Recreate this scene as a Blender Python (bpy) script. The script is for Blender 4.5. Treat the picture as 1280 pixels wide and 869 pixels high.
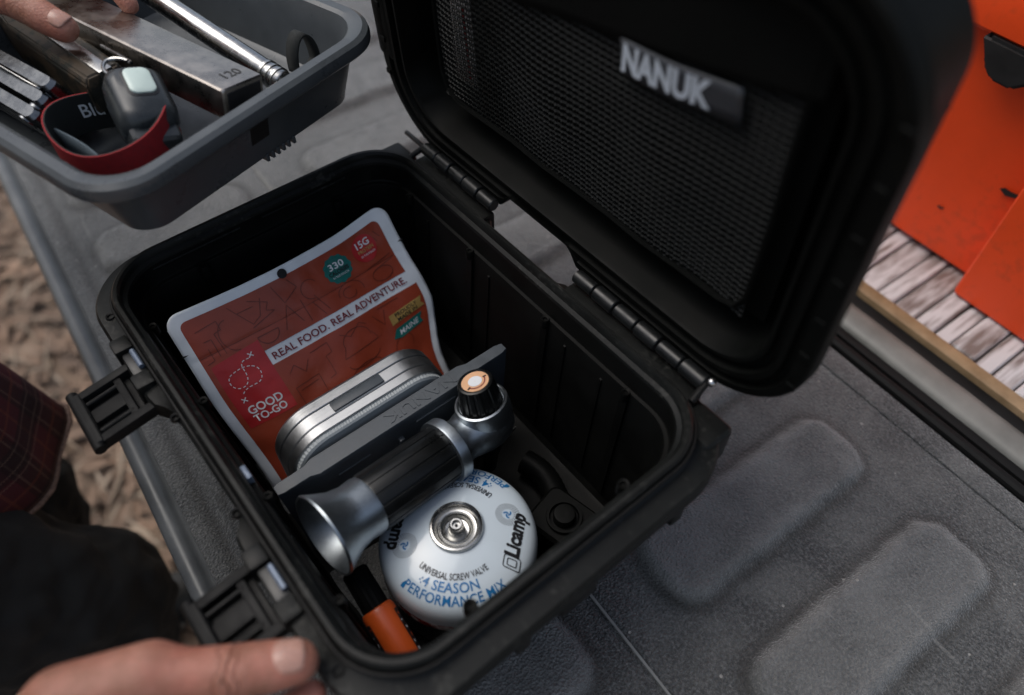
import bpy, bmesh, math, random
from mathutils import Vector, Matrix, noise
random.seed(7)
R_ = math.radians
for o in list(bpy.data.objects): bpy.data.objects.remove(o)
SC = bpy.context.scene; COL = SC.collection

# ------------------------------------------------------------------ camera
cd = bpy.data.cameras.new('camera'); cam = bpy.data.objects.new('camera', cd); COL.objects.link(cam)
cam.location = (0, 0, .605); cam.rotation_euler = (R_(90-52), 0, 0)
cd.sensor_width = 36; cd.lens = 36*952/1280; cd.clip_start = .01; cd.clip_end = 500
cd.dof.use_dof = True; cd.dof.focus_distance = .6; cd.dof.aperture_fstop = 2.6
SC.camera = cam
# ------------------------------------------------------------------ world, sun, exposure
SUN_EL, SUN_AZ = 64, -70           # azimuth measured from +Y towards +X
w = bpy.data.worlds.new('World'); SC.world = w; w.use_nodes = True
nt = w.node_tree; bg = nt.nodes['Background']
sky = nt.nodes.new('ShaderNodeTexSky'); sky.sky_type = 'NISHITA'; sky.sun_disc = False
sky.sun_elevation = R_(SUN_EL); sky.sun_rotation = R_(SUN_AZ); sky.dust_density = 4; sky.air_density = 1.2
hs = nt.nodes.new('ShaderNodeHueSaturation'); hs.inputs['Saturation'].default_value = .72
nt.links.new(sky.outputs[0], hs.inputs['Color']); nt.links.new(hs.outputs[0], bg.inputs[0])
bg.inputs[1].default_value = .08
sd = bpy.data.lights.new('sun', 'SUN'); sun = bpy.data.objects.new('sun', sd); COL.objects.link(sun)
sd.energy = .75; sd.angle = R_(45); sd.color = (1, .975, .95)
sv = Vector((math.sin(R_(SUN_AZ))*math.cos(R_(SUN_EL)), math.cos(R_(SUN_AZ))*math.cos(R_(SUN_EL)), math.sin(R_(SUN_EL))))
sun.rotation_euler = sv.to_track_quat('Z', 'Y').to_euler()
vs = SC.view_settings; vs.view_transform = 'Standard'; vs.look = 'None'; vs.exposure = .75; vs.gamma = 1
vs.use_curve_mapping = False

# ------------------------------------------------------------------ materials
def mat(name, col, rough=.5, metal=0, var=.15, scale=40, bump=0, bscale=300, col2=None, spec=.5, rvar=.1, sss=0, lo=.35, hi=.65, coat=0):
    m = bpy.data.materials.new(name); m.use_nodes = True
    n = m.node_tree.nodes; l = m.node_tree.links; b = n['Principled BSDF']
    tc = n.new('ShaderNodeTexCoord')
    nz = n.new('ShaderNodeTexNoise'); nz.inputs['Scale'].default_value = scale; nz.inputs['Detail'].default_value = 8
    nz.inputs['Roughness'].default_value = .65
    l.new(tc.outputs['Object'], nz.inputs['Vector'])
    cr = n.new('ShaderNodeValToRGB'); l.new(nz.outputs['Fac'], cr.inputs[0])
    c2 = col2 or tuple(min(1, c*(1+var)) for c in col); c1 = col if col2 else tuple(c*(1-var) for c in col)
    cr.color_ramp.elements[0].position = lo; cr.color_ramp.elements[1].position = hi
    cr.color_ramp.elements[0].color = (*c1, 1); cr.color_ramp.elements[1].color = (*c2, 1)
    l.new(cr.outputs[0], b.inputs['Base Color'])
    mr = n.new('ShaderNodeMapRange'); l.new(nz.outputs['Fac'], mr.inputs[0])
    mr.inputs[1].default_value = .3; mr.inputs[2].default_value = .7
    mr.inputs[3].default_value = max(.02, rough-rvar); mr.inputs[4].default_value = min(1, rough+rvar)
    l.new(mr.outputs[0], b.inputs['Roughness'])
    b.inputs['Metallic'].default_value = metal; b.inputs['Specular IOR Level'].default_value = spec
    b.inputs['Coat Weight'].default_value = coat
    if sss:
        b.inputs['Subsurface Weight'].default_value = sss; b.inputs['Subsurface Radius'].default_value = (.012, .005, .003)
        b.inputs['Subsurface Scale'].default_value = .5
    if bump:
        n2 = n.new('ShaderNodeTexNoise'); n2.inputs['Scale'].default_value = bscale; n2.inputs['Detail'].default_value = 4
        l.new(tc.outputs['Object'], n2.inputs['Vector'])
        bp = n.new('ShaderNodeBump'); bp.inputs['Strength'].default_value = bump; bp.inputs['Distance'].default_value = .001
        l.new(n2.outputs['Fac'], bp.inputs['Height']); l.new(bp.outputs[0], b.inputs['Normal'])
    return m
def nodes(m): return m.node_tree.nodes, m.node_tree.links, m.node_tree.nodes['Principled BSDF']
M = {}
M['case'] = mat('case_plastic', (.0045, .005, .0047), .44, col2=(.008, .0088, .0084), scale=25, bump=.12, bscale=900, rvar=.1, spec=.2)
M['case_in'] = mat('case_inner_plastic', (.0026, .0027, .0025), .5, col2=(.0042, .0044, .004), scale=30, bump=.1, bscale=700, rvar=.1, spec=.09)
def dusty(m, col, lo, hi, sc, amt):
    n, l, b = nodes(m); base = b.inputs['Base Color'].links[0].from_socket
    tc = n.new('ShaderNodeTexCoord')
    a = n.new('ShaderNodeTexNoise'); a.inputs['Scale'].default_value = sc; a.inputs['Detail'].default_value = 6; l.new(tc.outputs['Object'], a.inputs['Vector'])
    c = n.new('ShaderNodeTexNoise'); c.inputs['Scale'].default_value = sc*.09; c.inputs['Detail'].default_value = 5; l.new(tc.outputs['Object'], c.inputs['Vector'])
    mu = n.new('ShaderNodeMath'); mu.operation = 'MULTIPLY'; l.new(a.outputs['Fac'], mu.inputs[0]); l.new(c.outputs['Fac'], mu.inputs[1])
    cr = n.new('ShaderNodeValToRGB'); cr.color_ramp.elements[0].position = lo; cr.color_ramp.elements[1].position = hi
    cr.color_ramp.elements[0].color = (0, 0, 0, 1); cr.color_ramp.elements[1].color = (amt, amt, amt, 1); l.new(mu.outputs[0], cr.inputs[0])
    mx = n.new('ShaderNodeMix'); mx.data_type = 'RGBA'; l.new(cr.outputs[0], mx.inputs[0]); l.new(base, mx.inputs[6]); mx.inputs[7].default_value = (*col, 1)
    l.new(mx.outputs[2], b.inputs['Base Color'])
dusty(M['case'], (.05, .05, .045), .3, .42, 260, .55)
M['lid'] = mat('lid_plastic', (.0022, .0025, .0022), .5, col2=(.0035, .004, .0036), scale=25, bump=.1, bscale=700, spec=.08)
M['rubber'] = mat('black_rubber', (.005, .005, .005), .6, bump=.1, spec=.25)
M['hinge'] = mat('hinge_plastic', (.009, .01, .0105), .38, scale=60)
M['steelpin'] = mat('pin_steel', (.55, .55, .55), .3, 1, scale=200)
M['bluepin'] = mat('pale_blue_steel', (.16, .2, .27), .4, .3, scale=200)
M['tray'] = mat('grey_tray_plastic', (.07, .079, .085), .32, scale=30, var=.12, bump=.08, bscale=1200)
M['trayin'] = mat('tray_slot', (.006, .006, .006), .7)
M['divider'] = mat('divider_grey_plastic', (.055, .066, .077), .4, scale=50, var=.15, bump=.1, bscale=900)
M['net'] = mat('black_net_cord', (.0085, .0095, .009), .5, scale=80, var=.3, spec=.16)
M['fabric'] = mat('black_fabric', (.003, .0034, .003), .9, scale=200, var=.3, bump=.5, bscale=1500, spec=.1)
M['tag'] = mat('logo_tag_rubber', (.032, .036, .042), .4, scale=40, var=.2)
M['tagtext'] = mat('logo_print', (.5, .56, .62), .5, scale=200, var=.1)
M['pouch_w'] = mat('pouch_white_film', (.8, .84, .87), .33, scale=20, var=.05, rvar=.06, bump=.3, bscale=110)
M['pouch_o'] = mat('pouch_rust_film', (.33, .053, .023), .36, scale=15, var=.14, rvar=.08, bump=.35, bscale=90)
M['pouch_r'] = mat('pouch_red_print', (.44, .022, .024), .36, scale=25, var=.08, bump=.35, bscale=90)
M['pouch_d'] = mat('pouch_dark_line', (.16, .028, .013), .45)
M['ink_red'] = mat('dark_red_ink', (.2, .012, .02), .45)
M['ink_white'] = mat('white_ink', (.72, .74, .76), .45, var=.03)
M['teal'] = mat('teal_print', (.008, .15, .13), .42)
M['gold'] = mat('gold_print', (.42, .27, .08), .42)
M['ink_black'] = mat('black_ink', (.012, .012, .014), .45)
M['ink_gold'] = mat('gold_ink', (.45, .3, .1), .45)
M['can'] = mat('white_enamel', (.55, .63, .69), .16, scale=12, var=.025, rvar=.04, coat=.3)
M['ink_blue'] = mat('blue_ink', (.008, .14, .36), .35)
M['steel'] = mat('bright_steel', (.42, .42, .41), .24, 1, scale=120, var=.1)
M['torchmetal'] = mat('torch_cast_metal', (.40, .44, .47), .36, 1, scale=500, var=.06, bump=.1, bscale=1800, rvar=.04)
M['torchblack'] = mat('torch_black_grip', (.005, .0055, .0055), .34, scale=60, var=.2, spec=.35)
M['knoblabel'] = mat('knob_label_tan', (.7, .4, .22), .45, var=.05)
M['orange'] = mat('orange_plastic', (.55, .085, .012), .4, scale=30, var=.1, bump=.05)
M['bracket'] = mat('dark_bracket_plastic', (.003, .0032, .003), .5, bump=.1, spec=.08)
M['tapebrown'] = mat('knife_camo', (.05, .036, .022), .5, col2=(.012, .012, .008), scale=60, lo=.48, hi=.52)
M['cooler'] = mat('orange_cooler_plastic', (.8, .066, .008), .45, scale=6, var=.1, bump=.06, bscale=500, rvar=.06)
dusty(M['cooler'], (.35, .05, .015), .3, .42, 90, .3)
M['blackrubber'] = mat('latch_rubber', (.01, .01, .01), .55)
M['bedgrey'] = mat('bed_sill_paint', (.12, .12, .107), .5, col2=(.22, .215, .195), scale=9, bump=.1)
M['gapblack'] = mat('gap_black_shade_seal', (.006, .006, .0058), .65, var=.3, spec=.2)
M['tan'] = mat('tan_wood_strip', (.2, .13, .065), .6, col2=(.33, .22, .12), scale=30, bump=.2)
M['bootsole'] = mat('boot_sole', (.2, .19, .17), .7)
M['boot'] = mat('boot_leather', (.02, .018, .015), .6, bump=.3)
M['nail'] = mat('finger_nail', (.5, .27, .21), .27, scale=150, var=.06, sss=.15)
M['lampwin'] = mat('lamp_diffuser', (.62, .74, .68), .35, var=.04)
M['lampbody'] = mat('headlamp_plastic', (.03, .035, .038), .3, var=.2)
M['redband'] = mat('red_elastic', (.27, .008, .012), .8, scale=300, var=.2, bump=.4, bscale=1200)
M['blackband'] = mat('black_elastic', (.012, .014, .013), .85, scale=300, var=.2, bump=.4, bscale=1200)
M['greyband'] = mat('grey_elastic', (.09, .12, .14), .8, var=.1, scale=200)
M['silverbar'] = mat('worn_steel_bar', (.36, .33, .3), .3, 1, scale=60, var=.2, rvar=.1)
M['paper'] = mat('pale_card', (.8, .76, .75), .8, var=.05)

M['multi'] = mat('multitool_steel', (.17, .18, .19), .28, 1, scale=150, var=.2)
def brushed(m, sx, sy, sz, amt=.25):
    n, l, b = nodes(m)
    tc = n.new('ShaderNodeTexCoord'); mp = n.new('ShaderNodeMapping'); mp.inputs['Scale'].default_value = (sx, sy, sz)
    nz = n.new('ShaderNodeTexNoise'); nz.inputs['Scale'].default_value = 1; nz.inputs['Detail'].default_value = 3
    l.new(tc.outputs['Object'], mp.inputs[0]); l.new(mp.outputs[0], nz.inputs['Vector'])
    bp = n.new('ShaderNodeBump'); bp.inputs['Strength'].default_value = amt; bp.inputs['Distance'].default_value = .0004
    l.new(nz.outputs['Fac'], bp.inputs['Height']); l.new(bp.outputs[0], b.inputs['Normal'])
M['tin'] = mat('brushed_tin', (.38, .39, .4), .4, 1, scale=60, var=.08, rvar=.06); brushed(M['tin'], 900, 30, 900, .25)
brushed(M['silverbar'], 40, 900, 900, .2)

# skin: mottled, creased
M['skin'] = mat('skin', (.30, .135, .085), .48, col2=(.46, .21, .15), scale=70, bump=.75, bscale=700, sss=.15, rvar=.06)
def creases(m, spots):
    n, l, b = nodes(m); tc = n.new('ShaderNodeTexCoord'); tot = None
    def mth(op, a, c=None):
        x = n.new('ShaderNodeMath'); x.operation = op
        for i, q in enumerate((a, c)):
            if q is None: continue
            if isinstance(q, (int, float)): x.inputs[i].default_value = q
            else: l.new(q, x.inputs[i])
        return x.outputs[0]
    nz = n.new('ShaderNodeTexNoise'); nz.inputs['Scale'].default_value = 90; l.new(tc.outputs['Object'], nz.inputs['Vector'])
    for (c, ax, wd) in spots:
        sb = n.new('ShaderNodeVectorMath'); sb.operation = 'SUBTRACT'; sb.inputs[1].default_value = c; l.new(tc.outputs['Object'], sb.inputs[0])
        dt = n.new('ShaderNodeVectorMath'); dt.operation = 'DOT_PRODUCT'; dt.inputs[1].default_value = ax; l.new(sb.outputs[0], dt.inputs[0])
        le = n.new('ShaderNodeVectorMath'); le.operation = 'LENGTH'; l.new(sb.outputs[0], le.inputs[0])
        d = mth('ADD', dt.outputs['Value'], mth('MULTIPLY', mth('SUBTRACT', nz.outputs['Fac'], .5), .013))
        wv = mth('POWER', mth('ABSOLUTE', mth('SINE', mth('MULTIPLY', d, 640))), .35)
        g = mth('EXPONENT', mth('MULTIPLY', mth('MULTIPLY', d, d), -1/(wd*wd))); near = mth('LESS_THAN', le.outputs['Value'], .024)
        k = mth('MULTIPLY', mth('MULTIPLY', mth('SUBTRACT', wv, 1), g), near); tot = k if tot is None else mth('ADD', tot, k)
    old = b.inputs['Normal'].links[0].from_socket
    bp = n.new('ShaderNodeBump'); bp.inputs['Strength'].default_value = 1; bp.inputs['Distance'].default_value = .0022
    base = b.inputs['Base Color'].links[0].from_socket
    big = n.new('ShaderNodeTexNoise'); big.inputs['Scale'].default_value = 28; big.inputs['Detail'].default_value = 3; l.new(tc.outputs['Object'], big.inputs['Vector'])
    br = n.new('ShaderNodeValToRGB'); br.color_ramp.elements[0].position = .42; br.color_ramp.elements[1].position = .66; br.color_ramp.elements[0].color = (0, 0, 0, 1); br.color_ramp.elements[1].color = (.55, .55, .55, 1)
    l.new(big.outputs['Fac'], br.inputs[0])
    mr_ = n.new('ShaderNodeMix'); mr_.data_type = 'RGBA'; l.new(br.outputs[0], mr_.inputs[0]); l.new(base, mr_.inputs[6]); mr_.inputs[7].default_value = (.42, .13, .09, 1)
    mc = n.new('ShaderNodeMix'); mc.data_type = 'RGBA'; l.new(mth('MULTIPLY', tot, -.75), mc.inputs[0]); l.new(mr_.outputs[2], mc.inputs[6]); mc.inputs[7].default_value = (.16, .055, .035, 1)
    l.new(mc.outputs[2], b.inputs['Base Color'])
    l.new(tot, bp.inputs['Height']); l.new(old, bp.inputs['Normal']); l.new(bp.outputs[0], b.inputs['Normal'])
# tailgate liner: coarse sprayed grain, dusty rubbing, painted glare
def liner():
    m = mat('tailgate_liner', (.018, .019, .0186), .6, col2=(.055, .057, .056), scale=9, rvar=.12, lo=.38, hi=.66)
    n, l, b = nodes(m)
    tc = n.new('ShaderNodeTexCoord')
    a = n.new('ShaderNodeTexNoise'); a.inputs['Scale'].default_value = 520; a.inputs['Detail'].default_value = 3
    v = n.new('ShaderNodeTexVoronoi'); v.inputs['Scale'].default_value = 480
    l.new(tc.outputs['Object'], a.inputs['Vector']); l.new(tc.outputs['Object'], v.inputs['Vector'])
    ad = n.new('ShaderNodeMath'); ad.operation = 'ADD'; l.new(a.outputs['Fac'], ad.inputs[0]); l.new(v.outputs['Distance'], ad.inputs[1])
    bp = n.new('ShaderNodeBump'); bp.inputs['Strength'].default_value = 1; bp.inputs['Distance'].default_value = .0016
    l.new(ad.outputs[0], bp.inputs['Height']); l.new(bp.outputs[0], b.inputs['Normal'])
    # speckle
    base = b.inputs['Base Color'].links[0].from_socket
    s = n.new('ShaderNodeTexNoise'); s.inputs['Scale'].default_value = 360; s.inputs['Detail'].default_value = 4; s.inputs['Roughness'].default_value = .75
    l.new(tc.outputs['Object'], s.inputs['Vector'])
    cr = n.new('ShaderNodeValToRGB'); cr.color_ramp.elements[0].position = .46; cr.color_ramp.elements[1].position = .64
    cr.color_ramp.elements[0].color = (0, 0, 0, 1); cr.color_ramp.elements[1].color = (.9, .9, .9, 1)
    l.new(s.outputs['Fac'], cr.inputs[0])
    mx = n.new('ShaderNodeMix'); mx.data_type = 'RGBA'; l.new(cr.outputs[0], mx.inputs[0]); l.new(base, mx.inputs[6])
    mx.inputs[7].default_value = (.13, .132, .13, 1); l.new(mx.outputs[2], b.inputs['Base Color'])
    # rubbed raised edges by height; far end paled with dust and painted sky glare
    at = n.new('ShaderNodeAttribute'); at.attribute_name = 'wear_glare'
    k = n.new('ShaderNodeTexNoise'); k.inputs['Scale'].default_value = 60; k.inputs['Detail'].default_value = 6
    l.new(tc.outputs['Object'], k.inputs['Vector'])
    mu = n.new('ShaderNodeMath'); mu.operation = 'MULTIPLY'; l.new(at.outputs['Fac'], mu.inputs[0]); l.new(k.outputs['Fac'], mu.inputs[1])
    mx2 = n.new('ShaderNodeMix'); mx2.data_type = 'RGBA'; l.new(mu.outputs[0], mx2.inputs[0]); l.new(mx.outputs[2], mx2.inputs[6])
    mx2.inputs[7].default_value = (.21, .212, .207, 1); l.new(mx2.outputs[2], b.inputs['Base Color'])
    b.inputs['Sheen Weight'].default_value = .4; b.inputs['Sheen Roughness'].default_value = .45; b.inputs['Sheen Tint'].default_value = (.9, .92, .93, 1)
    # broad dusty stains and rubbed patches
    d1 = n.new('ShaderNodeTexNoise'); d1.inputs['Scale'].default_value = 13; d1.inputs['Detail'].default_value = 9; d1.inputs['Roughness'].default_value = .7; d1.inputs['Distortion'].default_value = .6
    l.new(tc.outputs['Object'], d1.inputs['Vector'])
    dr = n.new('ShaderNodeValToRGB'); dr.color_ramp.elements[0].position = .44; dr.color_ramp.elements[1].position = .64
    dr.color_ramp.elements[0].color = (0, 0, 0, 1); dr.color_ramp.elements[1].color = (.42, .42, .42, 1); l.new(d1.outputs['Fac'], dr.inputs[0])
    mx3 = n.new('ShaderNodeMix'); mx3.data_type = 'RGBA'; l.new(dr.outputs[0], mx3.inputs[0]); l.new(mx2.outputs[2], mx3.inputs[6])
    mx3.inputs[7].default_value = (.16, .16, .152, 1)
    a2 = n.new('ShaderNodeAttribute'); a2.attribute_name = 'dirt'
    mu2 = n.new('ShaderNodeMath'); mu2.operation = 'MULTIPLY'; mu2.inputs[1].default_value = .85; l.new(a2.outputs['Fac'], mu2.inputs[0])
    mx4 = n.new('ShaderNodeMix'); mx4.data_type = 'RGBA'; l.new(mu2.outputs[0], mx4.inputs[0]); l.new(mx3.outputs[2], mx4.inputs[6])
    mx4.inputs[7].default_value = (.022, .02, .017, 1)
    vo = n.new('ShaderNodeTexVoronoi'); vo.inputs['Scale'].default_value = 42; l.new(tc.outputs['Object'], vo.inputs['Vector'])      # sparse pale grit
    lt = n.new('ShaderNodeMath'); lt.operation = 'LESS_THAN'; lt.inputs[1].default_value = .055; l.new(vo.outputs['Distance'], lt.inputs[0])
    mx5 = n.new('ShaderNodeMix'); mx5.data_type = 'RGBA'; l.new(lt.outputs[0], mx5.inputs[0]); l.new(mx4.outputs[2], mx5.inputs[6]); mx5.inputs[7].default_value = (.3, .29, .27, 1)
    mp = n.new('ShaderNodeMapping'); mp.inputs['Scale'].default_value = (9, 160, 1); mp.inputs['Rotation'].default_value = (0, 0, .5); l.new(tc.outputs['Object'], mp.inputs[0])
    sc_ = n.new('ShaderNodeTexNoise'); sc_.inputs['Scale'].default_value = 1; sc_.inputs['Detail'].default_value = 3; l.new(mp.outputs[0], sc_.inputs['Vector'])
    sr = n.new('ShaderNodeValToRGB'); sr.color_ramp.elements[0].position = .66; sr.color_ramp.elements[1].position = .72
    sr.color_ramp.elements[0].color = (0, 0, 0, 1); sr.color_ramp.elements[1].color = (.5, .5, .5, 1); l.new(sc_.outputs['Fac'], sr.inputs[0])
    mx6 = n.new('ShaderNodeMix'); mx6.data_type = 'RGBA'; l.new(sr.outputs[0], mx6.inputs[0]); l.new(mx5.outputs[2], mx6.inputs[6]); mx6.inputs[7].default_value = (.2, .2, .19, 1)
    l.new(mx6.outputs[2], b.inputs['Base Color'])
    return m
M['liner'] = liner()
def plank():
    m = mat('worn_white_plank', (.5, .46, .44), .6, scale=30, bump=.3, bscale=200)
    n, l, b = nodes(m)
    tc = n.new('ShaderNodeTexCoord'); mp = n.new('ShaderNodeMapping'); mp.inputs['Scale'].default_value = (170, 22, 60); oi = n.new('ShaderNodeObjectInfo'); rm = n.new('ShaderNodeMath'); rm.operation = 'MULTIPLY'; rm.inputs[1].default_value = 40; l.new(oi.outputs['Random'], rm.inputs[0]); l.new(rm.outputs[0], mp.inputs['Location'])
    nz = n.new('ShaderNodeTexNoise'); nz.inputs['Scale'].default_value = 1; nz.inputs['Detail'].default_value = 8
    l.new(tc.outputs['Object'], mp.inputs[0]); l.new(mp.outputs[0], nz.inputs['Vector'])
    n3 = n.new('ShaderNodeTexNoise'); n3.inputs['Scale'].default_value = 28; n3.inputs['Detail'].default_value = 4
    l.new(mp.outputs[0], n3.inputs['Vector']); n3.inputs['Scale'].default_value = .35
    ad = n.new('ShaderNodeMath'); ad.operation = 'ADD'; l.new(nz.outputs['Fac'], ad.inputs[0]); l.new(n3.outputs['Fac'], ad.inputs[1])
    cr = n.new('ShaderNodeValToRGB'); cr.color_ramp.elements[0].position = .38; cr.color_ramp.elements[1].position = .54
    hv = n.new('ShaderNodeMath'); hv.operation = 'MULTIPLY'; hv.inputs[1].default_value = .5; l.new(ad.outputs[0], hv.inputs[0])
    cr.color_ramp.elements[0].color = (.17, .135, .12, 1); cr.color_ramp.elements[1].color = (.55, .53, .53, 1)
    l.new(hv.outputs[0], cr.inputs[0]); l.new(cr.outputs[0], b.inputs['Base Color'])
    return m
M['plank'] = plank()
def plaid():
    m = mat('maroon_plaid', (.08, .012, .018), .9, scale=200, bump=.5, bscale=1400)
    n, l, b = nodes(m)
    uv = n.new('ShaderNodeUVMap'); sp = n.new('ShaderNodeSeparateXYZ'); l.new(uv.outputs[0], sp.inputs[0])
    def band(sock, per, off, wd):
        a = n.new('ShaderNodeMath'); a.operation = 'MULTIPLY_ADD'; a.inputs[1].default_value = 1/per; a.inputs[2].default_value = off; l.new(sock, a.inputs[0])
        f = n.new('ShaderNodeMath'); f.operation = 'FRACT'; l.new(a.outputs[0], f.inputs[0])
        t = n.new('ShaderNodeMath'); t.operation = 'LESS_THAN'; t.inputs[1].default_value = wd; l.new(f.outputs[0], t.inputs[0])
        return t.outputs[0]
    cur = None
    def mix(fac, c, src):
        x = n.new('ShaderNodeMix'); x.data_type = 'RGBA'; x.inputs[7].default_value = (*c, 1)
        l.new(fac, x.inputs[0]); l.new(src, x.inputs[6]); return x.outputs[2]
    base = b.inputs['Base Color'].links[0].from_socket
    weave = n.new('ShaderNodeTexChecker'); weave.inputs['Scale'].default_value = 700; l.new(uv.outputs[0], weave.inputs[0])
    wv = weave.outputs['Fac']
    def mul(a, c):
        x = n.new('ShaderNodeMath'); x.operation = 'MULTIPLY'; l.new(a, x.inputs[0])
        if isinstance(c, float): x.inputs[1].default_value = c
        else: l.new(c, x.inputs[1])
        return x.outputs[0]
    cur = base
    for s in ('X', 'Y'):
        cur = mix(mul(band(sp.outputs[s], .06, .1, .42), .55), (.012, .008, .008), cur)
        for off in (.02, .16, .78):
            cur = mix(mul(mul(band(sp.outputs[s], .06, off, .03), wv), .5), (.3, .2, .15), cur)
        cur = mix(mul(mul(band(sp.outputs[s], .06, .47, .05), wv), .7), (.22, .06, .03), cur)
    l.new(cur, b.inputs['Base Color'])
    return m
M['plaid'] = plaid()
M['jeans'] = mat('dark_denim', (.007, .0075, .0075), .9, col2=(.014, .015, .0155), scale=60, bump=.5, bscale=900)
M['seam'] = mat('denim_thread', (.03, .03, .028), .9)
M['ground'] = mat('leafy_ground', (.13, .09, .064), .9, col2=(.33, .24, .175), scale=22, bump=.8, bscale=60)
M['leafa'] = mat('dry_leaf_brown', (.2, .132, .09), .85, scale=10, var=.5)
M['leafb'] = mat('dry_grass_tan', (.36, .285, .215), .8, scale=10, var=.35)

# ------------------------------------------------------------------ helpers
def smooth01(t): t = max(0, min(1, t)); return t*t*(3-2*t)
def link(name, me, m, parent=None, ang=35, smooth=True):
    o = bpy.data.objects.new(name, me); COL.objects.link(o)
    if m is not None and not me.materials: me.materials.append(M[m] if isinstance(m, str) else m)
    if smooth:
        me.shade_smooth(); me.set_sharp_from_angle(angle=R_(ang))
    if parent: o.parent = parent
    return o
def fin(name, bm, m, parent=None, ang=35, recalc=True, smooth=True):
    if recalc: bmesh.ops.recalc_face_normals(bm, faces=bm.faces)
    me = bpy.data.meshes.new(name); bm.to_mesh(me); bm.free()
    return link(name, me, m, parent, ang, smooth)
def tag(o, label, cat=None, group=None, kind=None):
    if label: o['label'] = label
    if cat: o['category'] = cat
    if group: o['group'] = group
    if kind: o['kind'] = kind
    return o
def rr(hx, hy, r, n=9, m=14):
    """rounded rectangle, counter-clockwise, constant point count"""
    r = min(r, hx-1e-4, hy-1e-4); P = []
    cs = [(hx-r, hy-r, 0), (-hx+r, hy-r, 90), (-hx+r, -hy+r, 180), (hx-r, -hy+r, 270)]
    for i, (a, b, s) in enumerate(cs):
        for k in range(n+1):
            t = R_(s+90*k/n); P.append((a+r*math.cos(t), b+r*math.sin(t)))
        na, nb, ns = cs[(i+1) % 4]; t = R_(ns); q = (na+r*math.cos(t), nb+r*math.sin(t)); p = P[-1]
        for k in range(1, m):
            f = k/m; P.append((p[0]+(q[0]-p[0])*f, p[1]+(q[1]-p[1])*f))
    return P
def loft(bm, rings, cap0=True, cap1=True, closed=True):
    V = [[bm.verts.new(p) for p in r] for r in rings]
    for a, b in zip(V, V[1:]):
        n = len(a)
        for i in range(n if closed else n-1):
            j = (i+1) % n; bm.faces.new((a[i], a[j], b[j], b[i]))
    if cap0: bm.faces.new(V[0][::-1])
    if cap1: bm.faces.new(V[-1])
    return V
def rrloft(bm, spec, f=None, c=(0, 0), n=9, m=14, cap0=True, cap1=True):
    rings = []
    for (hx, hy, r, z) in spec:
        ring = []
        for (x, y) in rr(hx, hy, r, n, m):
            p = (c[0]+x, c[1]+y, z)
            ring.append(f(p) if f else p)
        rings.append(ring)
    return loft(bm, rings, cap0, cap1)
def box(bm, x0, x1, y0, y1, z0, z1, bev=.0, seg=2, M4=None):
    r = bmesh.ops.create_cube(bm, size=1)['verts']
    for v in r: v.co = Vector(((x0+x1)/2+v.co.x*(x1-x0), (y0+y1)/2+v.co.y*(y1-y0), (z0+z1)/2+v.co.z*(z1-z0)))
    if bev:
        es = list({e for v in r for e in v.link_edges})
        r2 = bmesh.ops.bevel(bm, geom=es, offset=min(bev, .45*min(x1-x0, y1-y0, z1-z0)), segments=seg, profile=.6, affect='EDGES')
        r = list({v for f in r2['faces'] for v in f.verts} | {v for v in r if v.is_valid})
    if M4:
        for v in r: v.co = M4 @ v.co
    return r
def lathe(bm, prof, n=48, axis='z', o=(0, 0, 0), capA=False, capB=False, f=None):
    rings = []
    for (r, h) in prof:
        ring = []
        for k in range(n):
            t = 2*math.pi*k/n; rr_ = r*(f(t, h) if f else 1); a, b = rr_*math.cos(t), rr_*math.sin(t)
            p = (a, b, h) if axis == 'z' else ((a, h, b) if axis == 'y' else (h, a, b))
            ring.append((p[0]+o[0], p[1]+o[1], p[2]+o[2]))
        rings.append(ring)
    loft(bm, rings, capA, capB)
def tube(bm, pts, r, n=8, cap=True, flat=1.0):
    pts = [Vector(p) for p in pts]; rs = r if isinstance(r, (list, tuple)) else [r]*len(pts)
    rings = []; up = None
    for i, p in enumerate(pts):
        d = (pts[min(i+1, len(pts)-1)]-pts[max(i-1, 0)]).normalized()
        if up is None: up = Vector((0, 0, 1)) if abs(d.z) < .9 else Vector((1, 0, 0))
        s = d.cross(up).normalized(); u = s.cross(d).normalized(); up = u
        rings.append([p+s*rs[i]*math.cos(2*math.pi*k/n)+u*rs[i]*flat*math.sin(2*math.pi*k/n) for k in range(n)])
    loft(bm, rings, cap, cap)
def strip(bm, pts, wd, fn, closed=False):
    """flat ribbon of width wd along 2-D points, mapped by fn(u,v)"""
    n = len(pts); A = []
    for i, (x, y) in enumerate(pts):
        a = pts[i-1] if (i > 0 or closed) else pts[i]; b = pts[(i+1) % n] if (i < n-1 or closed) else pts[i]
        dx, dy = b[0]-a[0], b[1]-a[1]; q = math.hypot(dx, dy) or 1; nx, ny = -dy/q*wd/2, dx/q*wd/2
        A.append((bm.verts.new(fn(x+nx, y+ny)), bm.verts.new(fn(x-nx, y-ny))))
    for i in range(n if closed else n-1):
        a, b = A[i], A[(i+1) % n]
        bm.faces.new((a[0], a[1], b[1], b[0]))
def poly(bm, pts, fn):
    return bm.faces.new([bm.verts.new(fn(*p)) for p in pts])
def grid(bm, nu, nv, fn):
    V = [[bm.verts.new(fn(i/nu, j/nv)) for j in range(nv+1)] for i in range(nu+1)]
    for i in range(nu):
        for j in range(nv): bm.faces.new((V[i][j], V[i+1][j], V[i+1][j+1], V[i][j+1]))
    return V
_tc = {}
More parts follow.
